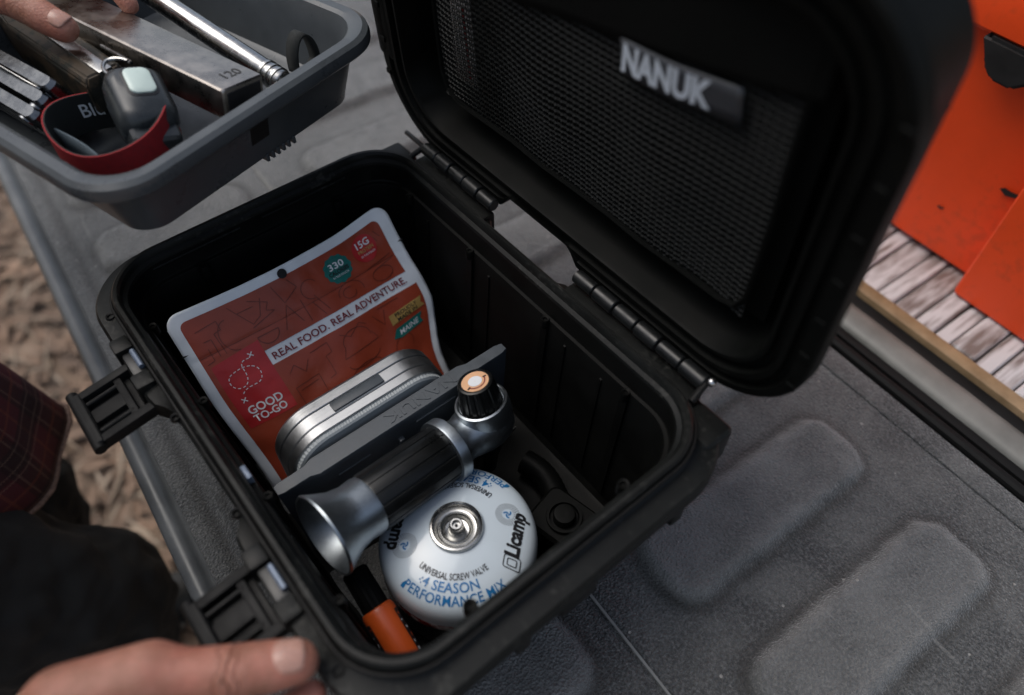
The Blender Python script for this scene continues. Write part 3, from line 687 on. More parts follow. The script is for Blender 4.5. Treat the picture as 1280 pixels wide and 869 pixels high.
# ================================================================== food pouch
def build_pouch():
    W, D = .205, .172
    TL = Vector((-.1475, -.1105, -.0285)); dn = Vector((.095, 0, -.13)).normalized(); ac = Vector((0, 1, 0)); nn = ac.cross(dn); nn = -nn if nn.z < 0 else nn
    root = empty('food_pouch', 'rust orange food pouch with white border and white REAL FOOD stripe leaning inside case', 'pouch', CASE @ T3((-.05, 0, -.177)))
    B = Vector((-.05, 0, -.177))
    def width_pad(s): return .004*smooth01((s-.03)/.05)-.006*smooth01((s-.1)/.07)
    def bul(u, s):
        a = max(0, min(1, u/W)); b = max(0, min(1, s/D))
        e = math.sin(math.pi*a)**.7 if 0 < a < 1 else 0
        z = .020*e*b**1.2 - .004*math.cos(2.2*math.pi*a+.4)*(1-b)**2
        z += .0012*math.sin(a*17+b*9)*e*b + .0026*noise.noise((a*6, b*7, 1.3))*b+.0007*noise.noise((a*15, b*12, 4.1))
        z += -.0007*math.exp(-((s-.0415)/.0015)**2)                     # zip line ridge
        return z
    def S(u, s, off=0):
        k_ = smooth01(u/W); uu = u+k_*(.0045*math.exp(-((s-.082)/.034)**2)-.011*smooth01((s-.088)/.06))+(1-k_)*.006*smooth01((s-.07)/.09)
        top = (.0035*math.sin((u/W)*math.pi)-.004*smooth01((u/W-.72)/.28))*(1-smooth01(s/.06))
        return TL+ac*uu+dn*(s+top)+nn*(bul(u, s)+off)-B
    def rounded(hx0, hx1, y0, y1, r):
        cx, cy = (hx0+hx1)/2, (y0+y1)/2
        return [(cx+x, cy+y) for x, y in rr((hx1-hx0)/2, (y1-y0)/2, r, 6, 16)]
    # shell: border film front and back, gusseted bottom
    bm = bmesh.new()
    def fillgrid(u0, u1, s0, s1, off, nu=50, nv=40, rad=0.0, bmx=None):
        b_ = bmx or bm
        def q(a, b):
            u, s = u0+(u1-u0)*a, s0+(s1-s0)*b
            if rad:        # pull corners in for round top corners
                dx = rad-min(u-u0, u1-u); dy = rad-(s-s0)
                if dx > 0 and dy > 0:
                    h = math.hypot(dx, dy)
                    mx_ = max(dx, dy)
                    f = mx_/h; u = u+(dx-dx*f)*(1 if u-u0 < u1-u else -1); s = s+(dy-dy*f)
            return S(u, s, off)
        return grid(b_, nu, nv, q)
    fillgrid(0, W, 0, D, 0, 90, 80, rad=.012)
    shell = fin('pouch_film', bm, 'pouch_w', root, ang=60); md = shell.modifiers.new('s', 'SOLIDIFY'); md.thickness = .0012; md.offset = -1
    bm = bmesh.new()   # back face and gusset behind
    grid(bm, 20, 16, lambda a, b: S(W*a, .01+(D-.01)*b, -.003)-nn*(.03*math.sin(math.pi*a)*b**1.5))
    fin('back_film', bm, 'pouch_w', root, ang=60)
    bm = bmesh.new(); grid(bm, 20, 4, lambda a, b: S(W*a, D, 0).lerp(S(W*a, D, -.003)-nn*(.03*math.sin(math.pi*a)), b)); fin('gusset', bm, 'pouch_w', root, ang=60)
    # printed panels (two, split by the white stripe)
    bm = bmesh.new(); fillgrid(.0085, .1935, .0085, .0585, .0005, 90, 30, rad=.006); fin('print_panel', bm, 'pouch_o', root, ang=60)
    bm = bmesh.new(); fillgrid(.0085, .1965, .0718, D-.002, .0005, 90, 50); fin('print_panel', bm, 'pouch_o', root, ang=60)
    bm = bmesh.new(); fillgrid(.0085, .0545, .0585, .0718, .0005, 24, 8); fin('print_panel', bm, 'pouch_o', root, ang=60)
    bm = bmesh.new()   # red brand square with sloped top
    def sq(a, b):
        u = .0128+.0415*a; s0 = .051-.0035*a; return S(u, s0+(.1105-s0)*b, .0008)
    grid(bm, 28, 36, sq); fin('red_square', bm, 'pouch_r', root, ang=60)
    def up(cu, cs, rot=0, off=.0013):
        c, s_ = math.cos(R_(rot)), math.sin(R_(rot))
        return lambda x, y: S(cu+x*c-y*s_, cs-(x*s_+y*c), off)
    textobj('lettering', 'REAL FOOD. REAL ADVENTURE.', .0062, up(.1235, .0650, .6), 'ink_red', root, bold=.012, width=.131)
    textobj('lettering', 'GOOD', .0068, up(.0335, .0965), 'ink_white', root, bold=.02, width=.029)
    textobj('lettering', 'TO-GO', .0062, up(.0335, .1045), 'ink_white', root, bold=.02, width=.028)
    # badges
    def badge(name, cu, cs, r, mm, scal):
        bm = bmesh.new(); n = 72
        rg = [[bm.verts.new(S(cu+q*r*(1+scal*math.cos(12*2*math.pi*k/n))*math.cos(2*math.pi*k/n), cs+q*r*(1+scal*math.cos(12*2*math.pi*k/n))*math.sin(2*math.pi*k/n), .0009)) for k in range(n)] for q in (.02, .25, .5, .75, 1)]
        for A_, B_ in zip(rg, rg[1:]):
            for k in range(n): bm.faces.new((A_[k], A_[(k+1) % n], B_[(k+1) % n], B_[k]))
        fin(name, bm, mm, root)
    badge('teal_badge', .1415, .0265, .0128, 'teal', .045); badge('red_badge', .1715, .0235, .0118, 'pouch_r', .0)
    textobj('lettering', '330', .0058, up(.1415, .0225), 'ink_white', root, bold=.015, width=.0145)
    textobj('lettering', 'CALORIES', .0034, up(.1415, .0284), 'ink_black', root, bold=.03, width=.0195)
    textobj('lettering', 'IN THIS POUCH', .0018, up(.1415, .0324), 'ink_white', root, width=.0155)
    textobj('lettering', '15G', .0058, up(.1715, .0188), 'ink_white', root, bold=.02, width=.0135)
    textobj('lettering', 'PROTEIN', .003, up(.1722, .0248), 'ink_gold', root, bold=.01, width=.0155)
    textobj('lettering', 'IN THIS POUCH', .0018, up(.1725, .029), 'ink_white', root, width=.0145)
    # ribbons
    bm = bmesh.new(); poly(bm, [(.158, .0855), (.194, .0835), (.1915, .0885), (.195, .0925), (.158, .0945)], lambda u, s: S(u, s, .0011)); fin('gold_ribbon', bm, 'gold', root, smooth=False)
    textobj('lettering', 'PROUDLY', .0033, up(.1755, .0871, 3), 'ink_black', root, bold=.012, width=.024)
    textobj('lettering', 'MADE IN', .0033, up(.1755, .0914, 3), 'ink_black', root, bold=.012, width=.022)
    bm = bmesh.new(); poly(bm, [(.156, .1055), (.160, .0985), (.19, .0965), (.187, .101), (.19, .1052), (.165, .1075)], lambda u, s: S(u, s, .0011)); fin('teal_ribbon', bm, 'teal', root, smooth=False)
    textobj('lettering', 'MAINE', .0046, up(.174, .1022, 4), 'ink_white', root, bold=.012, width=.021)
    # hang hole, tear notches
    bm = bmesh.new(); c = bm.verts.new(S(.0975, .0062, .0013)); n = 24
    rim = [bm.verts.new(S(.0975+.0041*math.cos(2*math.pi*k/n), .0062+.0041*math.sin(2*math.pi*k/n), .0013)) for k in range(n)]
    for k in range(n): bm.faces.new((c, rim[k], rim[(k+1) % n]))
    fin('hang_hole', bm, 'trayin', root)
    for u0, u1 in ((-.0012, .004), (W-.004, W+.0012)):
        bm = bmesh.new(); poly(bm, [(u0, .0325), (u1, .0335), (u0, .0345)] if u0 < 0 else [(u0, .0335), (u1, .0325), (u1, .0345)], lambda u, s: S(u, s, .0012)); fin('tear_notch', bm, 'trayin', root, smooth=False)
    # dashed trail logo
    L = []
    for k in range(60):   # crossing path: x mark, loop left, right loop, x mark
        pass
    def bez(p, q, r_, s_, n=14): return [(((1-t)**3*p[0]+3*(1-t)**2*t*q[0]+3*(1-t)*t*t*r_[0]+t**3*s_[0]), ((1-t)**3*p[1]+3*(1-t)**2*t*q[1]+3*(1-t)*t*t*r_[1]+t**3*s_[1])) for t in [k/n for k in range(n+1)]]
    path = bez((.0415, .0575), (.035, .056), (.033, .059), (.0335, .064))+bez((.0335, .064), (.034, .072), (.031, .077), (.0255, .0765))+bez((.0255, .0765), (.0175, .076), (.017, .064), (.024, .063))+bez((.024, .063), (.03, .0615), (.036, .0615), (.04, .064))+bez((.04, .064), (.047, .068), (.044, .079), (.0365, .0785))+bez((.0365, .0785), (.029, .078), (.024, .079), (.0225, .0835))
    bm = bmesh.new(); acc = 0; cur = [path[0]]; on = True
    fine = []
    for a, b in zip(path, path[1:]):
        for k in range(4): fine.append((a[0]+(b[0]-a[0])*k/4, a[1]+(b[1]-a[1])*k/4))
    for a, b in zip(fine, fine[1:]):
        acc += math.hypot(b[0]-a[0], b[1]-a[1])
        if on: cur.append(b)
        if acc > (.0024 if on else .0012):
            if on and len(cur) > 2: strip(bm, cur[1:], .0007, lambda u, s: S(u, s, .0013))
            on = not on; acc = 0; cur = [b]
    for (cx, cy) in ((.0437, .0555), (.0215, .0865)):
        for d in (1, -1): strip(bm, [(cx-.0019, cy-.0019*d), (cx+.0019, cy+.0019*d)], .0008, lambda u, s: S(u, s, .0013))
    fin('trail_mark', bm, 'ink_white', root, smooth=False)
    # line drawing of letters, roofs and kitchen things in dark red
    bm = bmesh.new(); fn = lambda u, s: S(u, s, .0009)
    def ln(p, w_=.0007, closed=False):
        P = []
        q = p+[p[0]] if closed else p
        for a, b in zip(q, q[1:]):
            for k in range(5): P.append((a[0]+(b[0]-a[0])*k/5, a[1]+(b[1]-a[1])*k/5))
        P.append(q[-1]); P = [(min(max(u, .0095), .1925), min(max(s, .0095), .16)) for u, s in P]
        if any(.0545 < u and .057 < s < .073 for u, s in P): 
            P = [p_ for p_ in P if not (p_[0] > .0535 and .0575 < p_[1] < .0728)]
            if len(P) < 3: return
            segs = [[P[0]]]
            for p0, p1 in zip(P, P[1:]):
                if abs(p1[1]-p0[1]) > .008: segs.append([])
                segs[-1].append(p1)
            for g_ in segs:
                if len(g_) > 2: strip(bm, g_, w_, fn)
            return
        strip(bm, P, w_, fn)
    def arc(cx, cy, rx, ry, a0, a1, n=16): return [(cx+rx*math.cos(R_(a0+(a1-a0)*k/n)), cy+ry*math.sin(R_(a0+(a1-a0)*k/n))) for k in range(n+1)]
    ln([(.016, .020), (.034, .018), (.034, .026), (.028, .027), (.029, .046)]); ln([(.018, .03), (.024, .03), (.024, .046)]); ln(arc(.040, .034, .010, .014, 90, 270))
    ln([(.046, .012), (.058, .034), (.066, .030), (.072, .016)]); ln([(.05, .020), (.064, .020)]); ln([(.056, .037), (.078, .031), (.072, .028), (.076, .022), (.062, .014)])
    ln([(.084, .012), (.088, .030), (.103, .022), (.098, .012)]); ln([(.078, .052), (.088, .032), (.094, .052)]); ln(arc(.064, .046, .009, .009, 0, 180)); ln([(.055, .046), (.073, .046)])
    ln(arc(.112, .030, .008, .009, 90, 330)); ln([(.112, .036), (.118, .054)]); ln([(.108, .041), (.113, .056)]); ln([(.100, .034), (.1, .055)])
    ln(arc(.142, .05, .012, .009, 180, 380)); ln(arc(.14, .05, .006, .005, 0, 300)); ln([(.164, .041), (.19, .038)]); ln([(.17, .0445), (.19, .042)]); ln(arc(.175, .05, .01, .006, 0, 360))
    ln([(.084, .078), (.1, .077), (.1, .086), (.094, .087), (.095, .104), (.089, .105)]); ln([(.062, .085), (.068, .08), (.074, .09), (.08, .082)])
    ln([(.06, .098), (.082, .097), (.083, .118), (.061, .12)], closed=True); ln([(.063, .102), (.08, .101)]); ln(arc(.124, .088, .013, .010, 170, 370)); ln([(.111, .09), (.107, .098), (.142, .096), (.138, .088)])
    ln(arc(.124, .105, .016, .006, 0, 180)); ln(arc(.124, .114, .015, .005, 0, 360)); ln([(.112, .077), (.12, .083), (.132, .076), (.137, .08)]); ln([(.145, .078), (.152, .09), (.157, .078)]); ln(arc(.166, .114, .01, .008, 150, 390))
    ln([(.152, .075), (.174, .075)]); ln([(.012, .048), (.0185, .047), (.0185, .036)]); ln([(.009, .0415), (.06, .0413), (.12, .0414), (.193, .0412)], .0005)
    for k in range(5): ln([(.185-.004*k, .015+.002*k), (.189-.004*k, .022+.002*k)])
    fin('line_drawing', bm, 'pouch_d', root, smooth=False)
build_pouch()

# ================================================================== metal tin
def build_tin():
    root = empty('food_tin', 'brushed stainless steel tin with rounded corners wedged beside orange pouch', 'tin', CASE @ T3((-.015, -.021, -.177)) @ RZ(0))
    # box stands on its long edge: profile in y-z, thickness along x
    hy, hz = .0715, .0575
    def prof(spec, name, m, par):
        bm = bmesh.new()
        rrloft(bm, [(hy-i, hz-i, .034-i*.5, x) for (i, x) in spec], lambda p: (p[2], p[0], hz+p[1]), n=12, m=10)
        return fin(name, bm, m, par, ang=30)
    prof([(.004, -.0205), (.0015, -.0195), (0, -.017), (0, -.0095), (.0006, -.009)], 'tin_lid', 'tin', root)
    prof([(.0016, -.0095), (.0016, -.0078)], 'groove', 'steel', root)
    prof([(.0006, -.0082), (.0, -.0076), (.0004, .0018), (.0012, .0024)], 'rim_band', 'tin', root)
    prof([(.0022, .002), (.0022, .0036)], 'groove', 'steel', root)
    prof([(.0012, .003), (.0004, .0036), (.0008, .0105), (.0016, .011)], 'tin_body', 'tin', root)
    # ribbed gasket edge
    bm = bmesh.new(); ring = rr(hy-.0028, hz-.0028, .031, 30, 60); 
    pts = [(x, y) for x, y in ring]
    A = []
    for i, (x, y) in enumerate(pts):
        k = 1.0 if i % 2 else .993
        A.append([(.0105, x*k, hz+y*k), (.0145, x*k, hz+y*k), (.0158, x*.97, hz+y*.97)])
    loft(bm, [[a[0] for a in A], [a[1] for a in A], [a[2] for a in A]], True, True)
    M['gasket'] = mat('white_ribbed_silicone', (.34, .37, .38), .5, var=.05); fin('ribbed_gasket', bm, 'gasket', root, ang=20)
    bm = bmesh.new(); box(bm, -.0072, .0014, -.023, .022, 2*hz-.0018, 2*hz+.0014, .0012, 2); fin('rubber_latch', bm, 'divider', root)
build_tin()

# ================================================================== grey divider plate
def build_divider():
    root = empty('divider_plate', 'grey plastic divider plate spanning the case behind the gas torch', 'divider', CASE @ T3((.0125, -.006, -.177)))
    H = .107
    bm = bmesh.new()
    # top view outline: thick middle, narrower tongues at both ends
    out = [(-.104, .0038), (-.1, .0052), (-.079, .0054), (-.072, .0082), (.062, .0082), (.069, .0054), (.098, .0052), (.104, .0035)]
    P = [(y, x) for y, x in out]+[(y, -x) for y, x in reversed(out)]
    rings = []
    for z, s in ((0, .82), (.02, .9), (H-.004, 1), (H-.0012, .985), (H, .9)):
        rings.append([(x*s, y*(1 if z > .05 else .95), z) for y, x in P])
    loft(bm, rings); fin('plate', bm, 'divider', root, ang=30)
    for (y0, y1, z) in ((-.06, -.032, H-.016), (.01, .048, H-.012)):
        bm = bmesh.new(); box(bm, .0076, .0092, y0, y1, z, z+.0016, .0005, 1); fin('face_ridge', bm, 'divider', root)
    bm = bmesh.new(); box(bm, .007, .012, -.008, -.003, .01, H-.018, .0015, 2); fin('face_post', bm, 'divider', root)
    me = text2d('NANUK', .0085, .02, 1, .04)
    for v in me.vertices: v.co = Vector((v.co.y, -v.co.x*1.45+.022, H+v.co.z*1.2))
    # turned half round, raised 0.4 mm
    for v in me.vertices: v.co = Vector((v.co.x, v.co.y, v.co.z))
    link('raised_lettering', me, 'divider', root, smooth=False)
build_divider()

# ================================================================== gas torch
def build_torch():
    yd = Vector((-.0105, .11, -.018)).normalized(); xd = yd.cross(Vector((0, 0, 1))).normalized(); zd = xd.cross(yd)
    TQ = Matrix(((xd.x, yd.x, zd.x, 0), (xd.y, yd.y, zd.y, 0), (xd.z, yd.z, zd.z, 0), (0, 0, 0, 1)))
    root = empty('gas_torch', 'gas torch with black ribbed barrel, silver flared mouth and knurled knob', 'torch', CASE @ T3((.0575, .004, -.079)) @ TQ @ Matrix.Diagonal((1, 1.1, 1, 1)))
    bm = bmesh.new()   # flared mouth
    prof = [(.0215, -.062), (.0225, -.066), (.024, -.074), (.0275, -.083), (.0325, -.091), (.0355, -.0955), (.0366, -.097), (.0362, -.0985), (.0345, -.0985), (.031, -.093), (.026, -.084), (.0215, -.074), (.016, -.066), (.0, -.064)]
    prof = [(r*(.86 if h < -.08 else (.86+.14*smooth01((h+.08)/.016))), h) for r, h in prof]
    lathe(bm, prof, 64, 'y'); fin('flared_mouth', bm, 'torchmetal', root, ang=40)
    bm = bmesh.new()   # barrel with long flat ribs
    f = lambda t, h: 1-(.03 if math.cos(t*16) > .93 else 0.0)
    lathe(bm, [(.0, -.063), (.0222, -.063), (.0226, -.062), (.0226, -.001), (.0222, .0), (0, .0)], 320, 'y', f=f); fin('barrel', bm, 'torchblack', root, ang=25)
    bm = bmesh.new()
    lathe(bm, [(.0225, -.002), (.0252, -.0015), (.0256, -.0005), (.0256, .006), (.0248, .007), (.023, .0072), (.0, .0072)], 64, 'y'); fin('clamp_ring', bm, 'torchmetal', root, ang=35)
    bm = bmesh.new()   # elbow: neck swelling into a ball that turns upwards
    sec = []
    path = [((0, .005, 0), .0205), ((0, .011, 0), .0185), ((0, .017, .0005), .0175), ((0, .023, .001), .0192), ((0, .031, .002), .0215), ((0, .0395, .003), .0222), ((0, .047, .0035), .0208), ((0, .0535, .004), .0165), ((0, .0575, .004), .009), ((0, .059, .004), .001)]
    rings = []
    for (p, r) in path: rings.append([(p[0]+r*math.cos(2*math.pi*k/40), p[1], p[2]+r*math.sin(2*math.pi*k/40)) for k in range(40)])
    loft(bm, rings); elbow = fin('elbow', bm, 'torchmetal', root, ang=60)
    KM = T3((0, .0395, .006)) @ RZ(-12, 'Y') @ RZ(10, 'X')
    bm = bmesh.new(); lathe(bm, [(.0205, .004), (.0205, .012), (.0198, .0185), (.0192, .0205), (.0178, .0212), (.0168, .0205), (.0165, .017), (0, .017)], 48); bmesh.ops.transform(bm, matrix=KM, verts=bm.verts); fin('collar', bm, 'torchmetal', root, ang=35)
    bm = bmesh.new(); f = lambda t, h: 1-(.07 if math.cos(t*16) > .55 else 0)*(1 if h < .041 else 0)
    lathe(bm, [(.0, .017), (.0158, .017), (.0152, .024), (.0138, .036), (.0132, .0405), (.0125, .0425), (.0112, .043), (.0108, .0424), (0, .0424)], 128, f=f); bmesh.ops.transform(bm, matrix=KM, verts=bm.verts); fin('knob', bm, 'torchblack', root, ang=25)
    def disc(r0, r1, z, nm, m, a0=0, a1=360):
        bm = bmesh.new(); n = 40; V = [(bm.verts.new(KM @ Vector((r0*math.cos(R_(a0+(a1-a0)*k/n)), r0*math.sin(R_(a0+(a1-a0)*k/n)), z))), bm.verts.new(KM @ Vector((r1*math.cos(R_(a0+(a1-a0)*k/n)), r1*math.sin(R_(a0+(a1-a0)*k/n)), z)))) for k in range(n+1)]
        for a, b in zip(V, V[1:]): bm.faces.new((a[0], a[1], b[1], b[0]))
        fin(nm, bm, m, root, smooth=False)
    disc(.0002, .0098, .0427, 'knob_label', 'knoblabel'); disc(.0002, .0050, .0430, 'knob_label', 'ink_white'); disc(.0066, .0074, .0430, 'red_arc', 'ink_red', -75, 75)
    for a in (75, -75):
        bm = bmesh.new(); box(bm, .0062, .0088, -.0005, .0005, .0429, .0432, 0, 1, KM @ RZ(a)); fin('label_mark', bm, 'ink_black', root)
    for k in range(3):
        bm = bmesh.new(); tube(bm, [(.0185*math.cos(t)+.001, .048+.003*k*.6, .004+.0185*math.sin(t)) for t in [R_(-58+8*i) for i in range(8)]], .0007, 6); fin('vent_fin', bm, 'steel', root)
    bm = bmesh.new(); lathe(bm, [(.0, -.012), (.010, -.012), (.0105, -.011), (.0105, -.02), (.0085, -.034), (.0085, -.05), (0, -.05)][::1], 24, o=(.004, .043, -.004)); fin('inlet', bm, 'torchblack', root)
build_torch()

# ================================================================== gas canister
def build_can():
    root = empty('gas_canister', 'white domed gas canister with blue and black lettering and steel screw valve', 'canister', CASE @ T3((.1085, -.0225, -.177)) @ Matrix.Scale(1.025, 4))
    prof = [(.0535, .0), (.0555, .0006), (.0568, .004), (.0574, .012), (.0575, .045), (.0575, .0600), (.0572, .0655), (.0562, .0700), (.0545, .0735), (.0520, .0762), (.0485, .0785), (.0445, .0803), (.0395, .0820), (.0335, .0836), (.0275, .0849), (.0220, .0858), (.0172, .0864)]
    DOME = sorted([(r, z) for r, z in prof[5:]])
    def dome(r):
        if r >= DOME[-1][0]: return DOME[-1][1]
        for (a, za), (b, zb) in zip(DOME, DOME[1:]):
            if a <= r <= b: return za+(zb-za)*(r-a)/(b-a)
        return DOME[0][1]
    # smooth the dome profile
    bm = bmesh.new(); lathe(bm, prof[3:], 96); fin('shell', bm, 'can', root, ang=60)
    M['canlow'] = mat('canister_black_print', (.012, .012, .013), .25, scale=60); M['canred'] = mat('canister_red_print', (.3, .02, .02), .25, scale=90, col2=(.62, .6, .6), lo=.45, hi=.6)
    bm = bmesh.new(); lathe(bm, [(.0576, .012), (.0578, .014), (.0578, .044)], 96); fin('lower_print', bm, 'canlow', root)
    bm = bmesh.new(); lathe(bm, [(.0578, .0442), (.05785, .0445), (.05765, .0525)], 96); fin('fade_print', bm, 'canred', root)
    bm = bmesh.new(); lathe(bm, [(0, .0003), (.0555, .0003), (.0582, .002), (.0585, .006), (.0578, .0095), (.0568, .0105)], 96); fin('base_seam', bm, 'steel', root)
    bm = bmesh.new()
    lathe(bm, [(.0175, .0862), (.0187, .0868), (.0190, .0884), (.0183, .0897), (.0170, .0900), (.0160, .0892), (.0152, .0872), (.0140, .0855), (.0128, .0852), (.0122, .0862), (.0114, .0866), (.0106, .086), (.0098, .0838), (.0085, .0822), (.0062, .0818), (.0055, .0828), (.0054, .0895), (.0050, .0915), (.0040, .0925), (.0030, .0925), (.0026, .0915), (.0024, .0895), (.0, .0895)], 64)
    fin('screw_valve', bm, 'steel', root, ang=40)
    bm = bmesh.new(); bmesh.ops.create_uvsphere(bm, u_segments=10, v_segments=6, radius=.0011, matrix=T3((0, 0, .0898))); fin('valve_pin', bm, 'ink_black', root)
    OFF = -41
    def ringtext(s, h, rb, a0, m, bold, width):
        a0 = R_(a0+OFF)
        def fn(x, y):
            r = rb-y; t = a0+x/rb; return (r*math.cos(t), r*math.sin(t), dome(r)+.0005)
        textobj('lettering', s, h, fn, m, root, bold, width=width)
    for a in (0, 180):
        ringtext('UNIVERSAL SCREW VALVE', .0042, .0345, a, 'ink_black', .014, .049)
        ringtext('4 SEASON', .0062, .0414, a-2, 'ink_blue', .014, .039)
        ringtext('PERFORMANCE MIX', .0058, .0492, a+2, 'ink_blue', .010, .074)
        for k, (rb, aa) in enumerate(((.0420, -32), (.0435, -30), (.0405, -30.5), (.0508, -41.5))):     # flame ticks before the words
            bm = bmesh.new(); c = a+aa+OFF
            def fl(x, y, rb=rb, c=c): r = rb-y; t = R_(c)+x/rb; return (r*math.cos(t), r*math.sin(t), dome(r)+.0005)
            sc = 1.3 if k == 3 else .42
            poly(bm, [(-.001*sc, -.0014*sc), (.0011*sc, -.0014*sc), (.0012*sc, .0002*sc), (.0, .0021*sc), (-.0011*sc, .0001*sc)], fl); fin('flame_mark', bm, 'ink_blue', root, smooth=False)
    # brand words on the two flanks, boxed first letter
    for a in (82, 262):
        c = R_(a+OFF); er = Vector((math.cos(c), math.sin(c), 0)); et = Vector((-math.sin(c), math.cos(c), 0))
        def flat(x, y, r0=.0425, sl=.12):
            p = er*(r0-y)+et*(x+y*sl); r = min(p.length, .0572); return (p.x, p.y, dome(r)+.0005)
        textobj('lettering', 'Licamp', .0098, lambda x, y: flat(x+.0045, y), 'ink_black', root, .042, width=.033)
        bm = bmesh.new()
        for s_ in (1, .55):
            P = [(-.0163+x*s_, y*s_) for x, y in rr(.0042, .0058, .0014, 3, 1)]
            strip(bm, P, .0007, lambda x, y: flat(x, y, .0420), closed=True)
        fin('boxed_letter', bm, 'ink_black', root, smooth=False)
        # dotted emblem
        bm = bmesh.new(); ca = R_(a+28+OFF); ec = Vector((math.cos(ca)*.0375, math.sin(ca)*.0375, 0))
        def em(x, y): p = ec+Vector((x, y, 0)); return (p.x, p.y, dome(p.length)+.0005)
        for rr_, n in ((.0048, 20), (.006, 24), (.0072, 28), (.0084, 32)):
            for k in range(n):
                t = 2*math.pi*k/n; x, y = rr_*math.cos(t), rr_*math.sin(t); q = .00032
                poly(bm, [(x-q, y-q), (x+q, y-q), (x+q, y+q), (x-q, y+q)], em)
        fin('dot_emblem', bm, 'ink_black', root, smooth=False)
        bm = bmesh.new()
        for s_ in range(3):
            strip(bm, [((.0004+.0026*k/8)*math.cos(R_(120*s_+13*k)), (.0004+.0026*k/8)*math.sin(R_(120*s_+13*k))) for k in range(9)], .0011, em)
        fin('swirl', bm, 'ink_blue', root, smooth=False)
build_can()

# ================================================================== orange tube
def build_orange():
    d = Vector((.066, -.003, -.026)); M4 = CASE @ T3((.109, -.0962, -.117)) @ d.to_track_quat('Z', 'Y').to_matrix().to_4x4()
    root = empty('orange_tube', 'orange plastic tube with black printed labels lying beside gas canister', 'tube', M4)
    bm = bmesh.new(); lathe(bm, [(0, .0), (.0085, .0), (.0112, .0012), (.0122, .004), (.0122, .052), (.0112, .055), (0, .055)], 40); fin('body', bm, 'orange', root)
    M['black_cap'] = mat('black_tube_cap', (.003, .003, .003), .55, spec=.1)
    bm = bmesh.new(); lathe(bm, [(0, -.03), (.008, -.03), (.0095, -.028), (.0098, -.004), (.0098, .0005), (0, .0005)], 40, f=lambda t, h: 1-(.05 if math.cos(18*t) > .3 else 0)); fin('cap', bm, 'black_cap', root)
    def lab(a0, a1, z0, z1, m, nm, r=.0125):
        bm = bmesh.new(); grid(bm, 8, 1, lambda a, b: (r*math.cos(R_(a0+(a1-a0)*a)), r*math.sin(R_(a0+(a1-a0)*a)), z0+(z1-z0)*b)); fin(nm, bm, m, root)
    for c in (28, 158): 
        lab(c-13, c+13, .008, .05, 'ink_black', 'label', .01235)
        for k in range(7):
            a = c+random.uniform(-9, 3); z = .011+.0055*k; lab(a, a+random.uniform(4, 9), z, z+random.uniform(.0012, .003), 'ink_white' if k % 3 else 'orange', 'label_mark', .0125)
build_orange()

# ================================================================== dark bracket
def build_bracket():
    root = empty('black_bracket', 'black plastic stand base with round button beside gas canister', 'bracket', CASE @ T3((.139, .056, -.177)) @ RZ(12))
    bm = bmesh.new(); spec = [(.026, .021, .006, 0), (.027, .022, .007, .003), (.0245, .0205, .007, .046), (.022, .018, .006, .049)]
    rrloft(bm, spec, n=5, m=3); fin('base', bm, 'bracket', root)
    bm = bmesh.new(); lathe(bm, [(.0128, .0485), (.0142, .051), (.0138, .0525), (.0118, .0525), (.0112, .05), (.0112, .0488)], 32); fin('ring', bm, 'bracket', root)
    bm = bmesh.new(); lathe(bm, [(.0088, .048), (.0088, .056), (.008, .0575), (.0065, .0578), (0, .0575)], 28); fin('button', bm, 'bracket', root)
    root2 = empty('black_hose', 'short black ribbed hose lying behind gas canister in case', 'hose', CASE @ T3((.095, .078, -.165)))
    bm = bmesh.new(); P = [(-.03+.06*k/24, .004*math.sin(k*.2), .0) for k in range(25)]
    tube(bm, P, [.0108+.0005*(k % 2) for k in range(25)], 20); fin('sleeve', bm, 'bracket', root2)
    bm = bmesh.new(); lathe(bm, [(0, .03), (.009, .03), (.0095, .031), (.0095, .042), (.0085, .043), (0, .043)], 20, 'x'); fin('ferrule', bm, 'bracket', root2)
build_bracket()

# ================================================================== grey lift-out tray and its contents
TRM = CASE @ T3((-.1085, -.1105, .112)) @ RZ(15.5)      # corner of the tray rim; +y along its long side, -x away
def build_tray():
    hx, hy = .142, .1315; c = (-hx, hy)
    root = empty('storage_tray', 'grey plastic lift-out tray held above the case, full of tools', 'tray', TRM @ T3((-hx, hy, -.062)))
    bm = bmesh.new()
    spec = [(hx-.031, hy-.031, .018, 0), (hx-.026, hy-.026, .022, .002), (hx-.0245, hy-.0245, .024, .007), (hx-.0135, hy-.0135, .03, .05), (hx-.003, hy-.003, .039, .0485), (hx-.0005, hy-.0005, .041, .051), (hx, hy, .042, .055), (hx-.0012, hy-.0012, .041, .0595), (hx-.0045, hy-.0045, .039, .062), (hx-.0115, hy-.0115, .034, .062), (hx-.0145, hy-.0145, .032, .060), (hx-.016, hy-.016, .031, .055), (hx-.0265, hy-.0265, .022, .0075), (hx-.031, hy-.031, .02, .005)]
    rrloft(bm, spec, n=12, m=10); b = fin('tray_shell', bm, 'tray', root, ang=32)
    F = lambda y, z: (hx-.0245+(z-.007)*.011/.043)
    bm = bmesh.new(); M4 = T3((F(0, .03)+.0002, .001, .031)) @ RZ(14, 'Y'); box(bm, -.0004, .0006, -.0085, .0085, -.010, .010, .0003, 1, M4); fin('side_slot', bm, 'trayin', root)
    for k in range(6):
        bm = bmesh.new(); box(bm, hx-.036, hx-.024, .004+.0055*k, .0068+.0055*k, -.0025, .004, .0006, 1); fin('foot_tooth', bm, 'tray', root)
build_tray()
TIN = TRM @ T3((0, 0, -.056))      # tray floor frame: use (-away, along, up)
